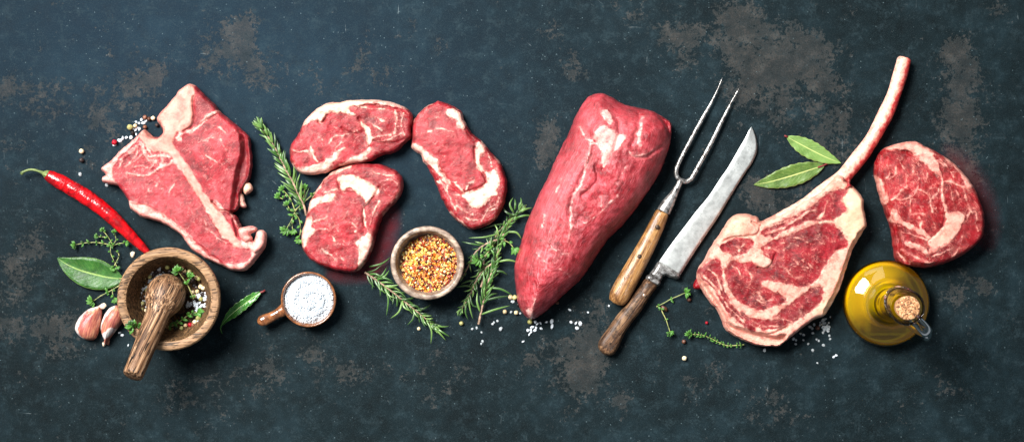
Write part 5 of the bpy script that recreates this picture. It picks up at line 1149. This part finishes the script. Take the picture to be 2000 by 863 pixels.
Mm = (480, 220, 3.319); R4 = (700, 500, 4.795); R3 = (900, 380, 3.319)
rosemary('rosemary sprig pointing up between the t-bone steak and the middle steaks', tr([(392, 668), (375, 600), (340, 530), (300, 440), (260, 370), (225, 300), (185, 220), (150, 165), (115, 115), (90, 80)], Mm), 44, 37, 2.6, 1, 8, .10, spread=.62, tipn=7)
rosemary('rosemary sprig running down right from the red steak below the flake bowl', tr([(60, 150), (150, 212), (230, 268), (330, 345), (400, 400), (500, 480), (600, 560), (660, 610), (720, 660)], R4), 40, 33, 2.1, 2, 6, .02, spread=.75, bend=.8, tipn=6,
         extra=[tr(q, R4) for q in ([(240, 290), (280, 400), (262, 560)], [(410, 420), (380, 520), (300, 582)], [(525, 510), (510, 590), (455, 645)], [(350, 360), (365, 430), (350, 475)], [(180, 220), (205, 300), (205, 380)], [(180, 210), (230, 170), (265, 105)], [(190, 215), (250, 185), (290, 130)], [(100, 100), (220, 70), (300, 10)],
                                        [(640, 610), (685, 700), (678, 820)], [(690, 630), (780, 660), (850, 655)], [(240, 275), (300, 290), (365, 292)], [(400, 410), (460, 405), (520, 400)], [(640, 600), (560, 500), (690, 450)][:0] or [(560, 495), (620, 490), (680, 450)], [(700, 660), (760, 720), (820, 790)], [(740, 680), (800, 720), (858, 755)])])
rosemary('tall rosemary sprig with bare pink stem end beside the tenderloin', tr([(115, 840), (130, 770), (150, 680), (180, 560), (210, 480), (240, 370), (265, 280), (310, 200), (350, 150), (395, 85)], R3), 46, 27, 2.4, 3, 12, .16, spread=.5, tipn=7,
         extra=[tr(q, R3) for q in ([(180, 605), (260, 612), (340, 655)], [(150, 690), (230, 668), (325, 655)], [(135, 775), (220, 745), (320, 718)], [(245, 435), (310, 424), (380, 442)], [(300, 245), (360, 245), (395, 290)], [(360, 150), (420, 135), (465, 140)], [(370, 125), (420, 95), (465, 85)], [(345, 120), (318, 65), (340, 18)], [(350, 100), (354, 60), (350, 28)],
                                        [(375, 90), (392, 50), (388, 20)], [(340, 140), (290, 110), (275, 80)], [(210, 500), (265, 498), (305, 522)], [(125, 760), (105, 690), (110, 620)], [(160, 690), (195, 650), (240, 640)], [(215, 500), (215, 420), (225, 380)], [(240, 420), (235, 390), (265, 380)], [(140, 640), (150, 560), (145, 480)], [(150, 670), (160, 610), (185, 560)])])
rosemary('short rosemary sprig hanging down left of the tall one beside the tenderloin', tr([(235, 430), (170, 470), (120, 520), (85, 590), (60, 650), (25, 710), (-5, 760)], R3), 24, 24, 1.9, 4, 8, .1, spread=.6, bend=.8, tipn=5,
         extra=[tr(q, R3) for q in ([(60, 640), (80, 720), (160, 725)], [(40, 690), (30, 760), (50, 815)], [(50, 660), (60, 740), (80, 810)], [(70, 600), (30, 590), (-30, 600)], [(90, 560), (50, 560), (0, 580)])])
rosemary('thin rosemary twig arching left toward the flake bowl', tr([(290, 292), (220, 298), (150, 328), (100, 370), (65, 430), (30, 500), (0, 545)], R3), 16, 20, 1.8, 5, 14, .05, spread=.8, bend=.5, tipn=3,
         extra=[tr(q, R3) for q in ([(240, 255), (150, 276), (50, 280)], [(135, 330), (60, 317), (5, 305)], [(215, 300), (180, 330), (130, 370)], [(200, 260), (190, 330), (165, 290)][:2] + [(160, 270)], [(245, 270), (235, 220), (215, 190)])])
rosemary('dark rosemary twig under the others just below the oval steak', tr([(130, 600), (150, 520), (150, 430), (190, 350), (240, 250), (300, 180), (340, 130)], R3), 30, 24, 1.9, 6, 5, .05, spread=.7, bend=.6, tipn=4,
         extra=[tr(q, R3) for q in ([(290, 190), (210, 200), (130, 228)], [(170, 400), (110, 430), (40, 400)])])


def tleaf(root, p, a, L, w, z, mat=None, lift=.25, seed=0):
    q = [p, p + L * .5 * np.array([math.cos(a), math.sin(a)]), p + L * np.array([math.cos(a + .15), math.sin(a + .15)])]
    leaf('leaf', q, w * .8, mat or mat_thyme, root, nu=9, nv=4, curl=lift * .5, zs=lambda t: z + 3 * math.sin(t * 2.4), seed=seed, shape=([0, .15, .4, .7, .9, 1], [.15, .5, 1, .8, .35, .02]))


def thyme(label, stem, n, L=8, w=2.6, z=6, seed=0, r=1.1, rosette=6, group='thyme sprigs', side=(), smat=None, zz=None):
    rnd = random.Random(seed); sp = spline(stem, 3, False); m_ = len(sp); root = empty('thyme_sprig', P(*stem[len(stem) // 2]), label, 'thyme', group); tl = np.linspace(0, 1, m_)
    zs_ = np.interp(tl, [0, 1], zz or (z, z))
    v, f = tube([P(x, y, q) for (x, y), q in zip(sp, zs_)], np.interp(tl, [0, 1], [r, r * .7]) * S, 8, 1, .2, seed); mesh('stem', v, f, smat or mat_stemg, root)
    for i in range(n):
        t_ = .08 + .9 * (i // 2) / max(1, n / 2 - 1) * .98; k = min(m_ - 2, int(t_ * (m_ - 1))); d = sp[k + 1] - sp[k]; th = math.atan2(d[1], d[0]); sg = 1 if i % 2 else -1
        tleaf(root, sp[k], th + sg * rnd.uniform(.5, 1.3), L * rnd.uniform(.6, 1.15), w * rnd.uniform(.6, 1.1), zs_[k] + rnd.uniform(-2, 3), seed=i)
        if rnd.random() < .4: tleaf(root, sp[k], th + sg * rnd.uniform(.1, .8), L * .6, w * .7, zs_[k] + 3, seed=i + 9)
    d = sp[-1] - sp[-3]; th = math.atan2(d[1], d[0])
    for i in range(rosette): tleaf(root, sp[-1] - d * .2, th + (i - (rosette - 1) / 2) * .55 + rnd.uniform(-.15, .15), L * rnd.uniform(.95, 1.35), w * 1.15, zs_[-1] + 3 + i % 3 * 2, lift=.4, seed=i)
    for q in side:
        s2 = spline(q, 3, False); v, f = tube([P(x, y, z + 1) for x, y in s2], r * .8 * S, 6, 1, .2, seed); mesh('side_stem', v, f, smat or mat_stemg, root)
        for i in range(max(3, len(s2) // 3)):
            k = min(len(s2) - 2, i * 3); d = s2[k + 1] - s2[k]; th = math.atan2(d[1], d[0]); tleaf(root, s2[k], th + (1 if i % 2 else -1) * rnd.uniform(.4, 1.2), L * rnd.uniform(.6, 1), w * rnd.uniform(.7, 1), z + rnd.uniform(0, 4), seed=i)
        for i in range(4): tleaf(root, s2[-1], th + (i - 1.5) * .6, L * .95, w, z + 4, seed=i)
    return root


thyme('thyme sprig with a leafy left tip, above the broad bay leaf', tr([(400, 165), (360, 155), (300, 145), (240, 145), (190, 152), (150, 160)], K), 12, 8, 2.6, seed=1, side=[tr(q, K) for q in ([(385, 165), (385, 210), (405, 260), (425, 300)], [(400, 165), (370, 110), (335, 68)], [(400, 165), (440, 150), (480, 150)], [(395, 160), (420, 130), (410, 80)], [(360, 110), (330, 108), (300, 105)], [(420, 200), (440, 230), (400, 310)])])
thyme('thyme sprig between the broad bay leaf and the garlic', tr([(470, 410), (420, 435), (370, 465), (320, 490), (285, 515), (262, 525)], K), 6, 10, 3.6, seed=2, side=[tr([(395, 450), (400, 480), (410, 510)], K)])
thyme('thyme sprigs tucked behind the lower end of the upright rosemary', tr([(450, 515), (400, 560), (345, 610), (315, 650), (295, 700), (260, 760)], Mm), 8, 11, 3.4, z=5, seed=3, side=[tr(q, Mm) for q in ([(345, 610), (300, 640), (270, 600)], [(320, 640), (290, 560), (240, 500)], [(315, 650), (345, 690), (355, 760), (345, 820)], [(300, 690), (300, 730), (305, 760)], [(260, 530), (240, 560), (215, 545)], [(350, 600), (380, 530), (378, 490)])])
Pp = (1260, 540, 5.076)
thyme('short thyme sprig with a leafy upper right end, right of the knife', tr([(112, 298), (180, 265), (250, 225), (320, 195), (375, 170), (410, 160)], Pp), 6, 9, 2.9, seed=4, rosette=7)
thyme('short thyme sprig pointing down with leaves only at its foot', tr([(150, 305), (170, 350), (205, 420), (225, 480), (240, 525), (248, 555)], Pp), 6, 8, 2.2, seed=5, rosette=7, smat=mat_stemg)
thyme('long thyme sprig reaching from the knife side to the foot of the tomahawk steak', tr([(985, 672), (900, 680), (810, 682), (740, 655), (670, 620), (600, 590), (540, 575), (470, 570), (430, 568)], Pp), 30, 8, 2.0, seed=6, rosette=7)
thyme('thyme sprig lying over the peppercorns in the mortar', tr([(692, 450), (660, 370), (620, 290), (570, 220), (520, 155)], MC), 6, 11, 4, z=62, seed=7, rosette=7, zz=(58, 66), group='thyme in the mortar', side=[tr([(630, 300), (640, 250), (650, 215)], MC)])
thyme('thyme sprig in the lower right of the mortar near the salt', tr([(420, 745), (500, 720), (580, 660), (640, 620), (700, 595), (745, 590)], MC), 14, 11, 4, z=50, seed=8, rosette=5, group='thyme in the mortar')
thyme('thyme tip poking out at the mortar rim left of the pestle handle', tr([(130, 740), (90, 735), (60, 730), (30, 735)], MC), 6, 13, 5, z=105, seed=9, rosette=6, zz=(92, 106), group='thyme in the mortar')
thyme('broad green thyme cluster where the rosemary stems cross', tr([(210, 330), (180, 370), (150, 400), (110, 420)], R3), 10, 14, 4, z=20, seed=10, rosette=6, side=[tr([(250, 290), (310, 310), (345, 350)], R3)])

# ---------------------------------------------------------------- oil bottle
def unp(x, y, z): p = P(x, y, z); p.z = 0; return p
bc = unp(1732.4, 592, 34)
root = empty('oil_bottle', bc, 'squat glass bottle of golden oil with a cork stopper and small glass handle', 'bottle')
m = M('clear_glass'); mat_glass = m.out(rgb(250, 252, 250), .02, None, Transmission_Weight=1.0, IOR=1.45, Specular_IOR_Level=.6)
m = M('golden_oil'); c = m.coord()
mat_oil = m.out(rgb(250, 208, 0), .08, None, Specular_IOR_Level=.3, Coat_Weight=.3)
tr_ = m.node('ShaderNodeBsdfTransparent', {'Color': (1.0, .84, .06, 1)}); g_ = m.node('ShaderNodeBsdfTranslucent', {'Color': rgb(255, 214, 0)})
mx = m.node('ShaderNodeMixShader', {'Fac': .45}); m.L.new(m.b.outputs[0], mx.inputs[1]); m.L.new(g_.outputs[0], mx.inputs[2])
lw = m.node('ShaderNodeLayerWeight', {'Blend': .35}); fc_ = m.math('MULTIPLY_ADD', lw.outputs['Facing'], -.40, .72)
mx2 = m.node('ShaderNodeMixShader', {'Fac': fc_}); m.L.new(mx.outputs[0], mx2.inputs[1]); m.L.new(tr_.outputs[0], mx2.inputs[2]); m.L.new(mx2.outputs[0], m.N['Material Output'].inputs['Surface'])
m = M('bottle_glass')
t1 = m.node('ShaderNodeBsdfTransparent', {'Color': (.97, .99, .97, 1)}); g1 = m.node('ShaderNodeBsdfGlossy', {'Color': (1, 1, 1, 1), 'Roughness': .02}); f1 = m.node('ShaderNodeFresnel', {'IOR': 1.6})
mx = m.node('ShaderNodeMixShader', {'Fac': f1.outputs[0]}); m.L.new(t1.outputs[0], mx.inputs[1]); m.L.new(g1.outputs[0], mx.inputs[2]); m.L.new(mx.outputs[0], m.N['Material Output'].inputs['Surface']); mat_bglass = m.m
out_ = [(74, 0), (80, 3), (83.5, 14), (84, 26), (82.5, 37), (77, 44), (66, 49.5), (54, 55.5), (43, 62.5), (35, 76), (29, 102), (25.5, 146), (24, 204)]
in_ = [(22, 204), (23.5, 146), (26.5, 102), (32.5, 74), (41, 60), (52.5, 53), (64.5, 47), (75, 41.5), (79.8, 35.5), (81, 26), (80.5, 14), (76, 6), (60, 5), (30, 11), (1, 13)]
v, f = lathe(out_ + in_, bc, 96); mesh('glass_body', v, f, mat_bglass, root)
v, f = lathe([(1, 13.6), (30, 11.6), (60, 4.6), (76.3, 5.6), (80.9, 14), (81.4, 26), (80.2, 35.8), (75.3, 41.9), (64.7, 47.5), (52.7, 53.5), (46, 57.4), (1, 57.6)], bc, 96); mesh('oil', v, f[:], mat_oil, root)
m = M('cork'); c = m.coord(); vc = m.vor(m.warp(c, .3, 2), .42, out='Color'); cg = m.node('ShaderNodeSeparateColor', {'Color': vc}).outputs[0]
mat_cork = m.out(m.ramp(cg, [(.05, rgb(70, 40, 24)), (.3, rgb(150, 98, 60)), (.7, rgb(196, 146, 100)), (1, rgb(226, 186, 140))]), .75, m.bump(m.noise(c, .4, 4), 1.2, .8))
v, f = lathe([(17, 205), (20, 225), (22.4, 256), (21.6, 258.5), (19, 259), (1, 259)], bc, 40); mesh('cork', v, f, mat_cork, root)
# pouring lip towards the upper left, handle towards the lower right
dr = Vector((.66, -.75, 0)).normalized()
hp = []
for r, z in ((24, 214), (40, 226), (56, 226), (66, 212), (70, 188), (64, 150), (50, 110), (44, 86)): hp.append(bc + dr * (r * S) + Vector((0, 0, z * S)))
q = []
for i in range(len(hp) - 1):
    for k in range(5):
        t_ = k / 5; a, b, c_, d_ = hp[max(i - 1, 0)], hp[i], hp[i + 1], hp[min(i + 2, len(hp) - 1)]
        q.append(.5 * ((2 * b) + (c_ - a) * t_ + (2 * a - 5 * b + 4 * c_ - d_) * t_ * t_ + (3 * b - a - 3 * c_ + d_) * t_ ** 3))
v, f = tube(q, [11.5 * S] * len(q), 20, .7); mesh('handle', v, f, mat_glass, root)
lp = Vector((-.9, .75, 0)).normalized(); rings = []
for k, (r, z, s_) in enumerate(((24, 205, 0), (27, 222, 5), (31, 238, 12), (33, 246, 16), (31.5, 247, 15), (29, 239, 11), (25, 222, 4), (22, 205, 0), (24, 205, 0))):
    ring = []
    for j in range(48):
        a = 2 * math.pi * j / 48; d = Vector((math.cos(a), math.sin(a), 0)); e = max(0, d.dot(lp)) ** 3
        ring.append(bc + d * ((r + s_ * e) * S) + Vector((0, 0, (z + e * s_ * .3) * S)))
    rings.append(ring)
v, f = loft(rings, False); mesh('pouring_lip', v, f, mat_glass, root)

# ---------------------------------------------------------------- labels of scattered repeats tell their place
ORD = ['leftmost', 'second from the left', 'third from the left', 'fourth from the left', 'fifth from the left', 'sixth from the left', 'seventh from the left', 'eighth from the left', 'ninth from the left']
ORR = [q.replace('left', 'right') for q in ORD]
byl = {}
for o in col.objects:
    if o.parent is None and o.get('category') in ('salt', 'peppercorn') and o.get('group'): byl.setdefault((o['group'], o['label']), []).append(o)
for (g_, l_), os_ in byl.items():
    if 1 < len(os_) <= 18:
        os_.sort(key=lambda o: o.location.x); h_ = (len(os_) + 1) // 2
        for i, o in enumerate(os_): o['label'] = l_ + ', ' + (ORD[i] if i < h_ else ORR[len(os_) - 1 - i])
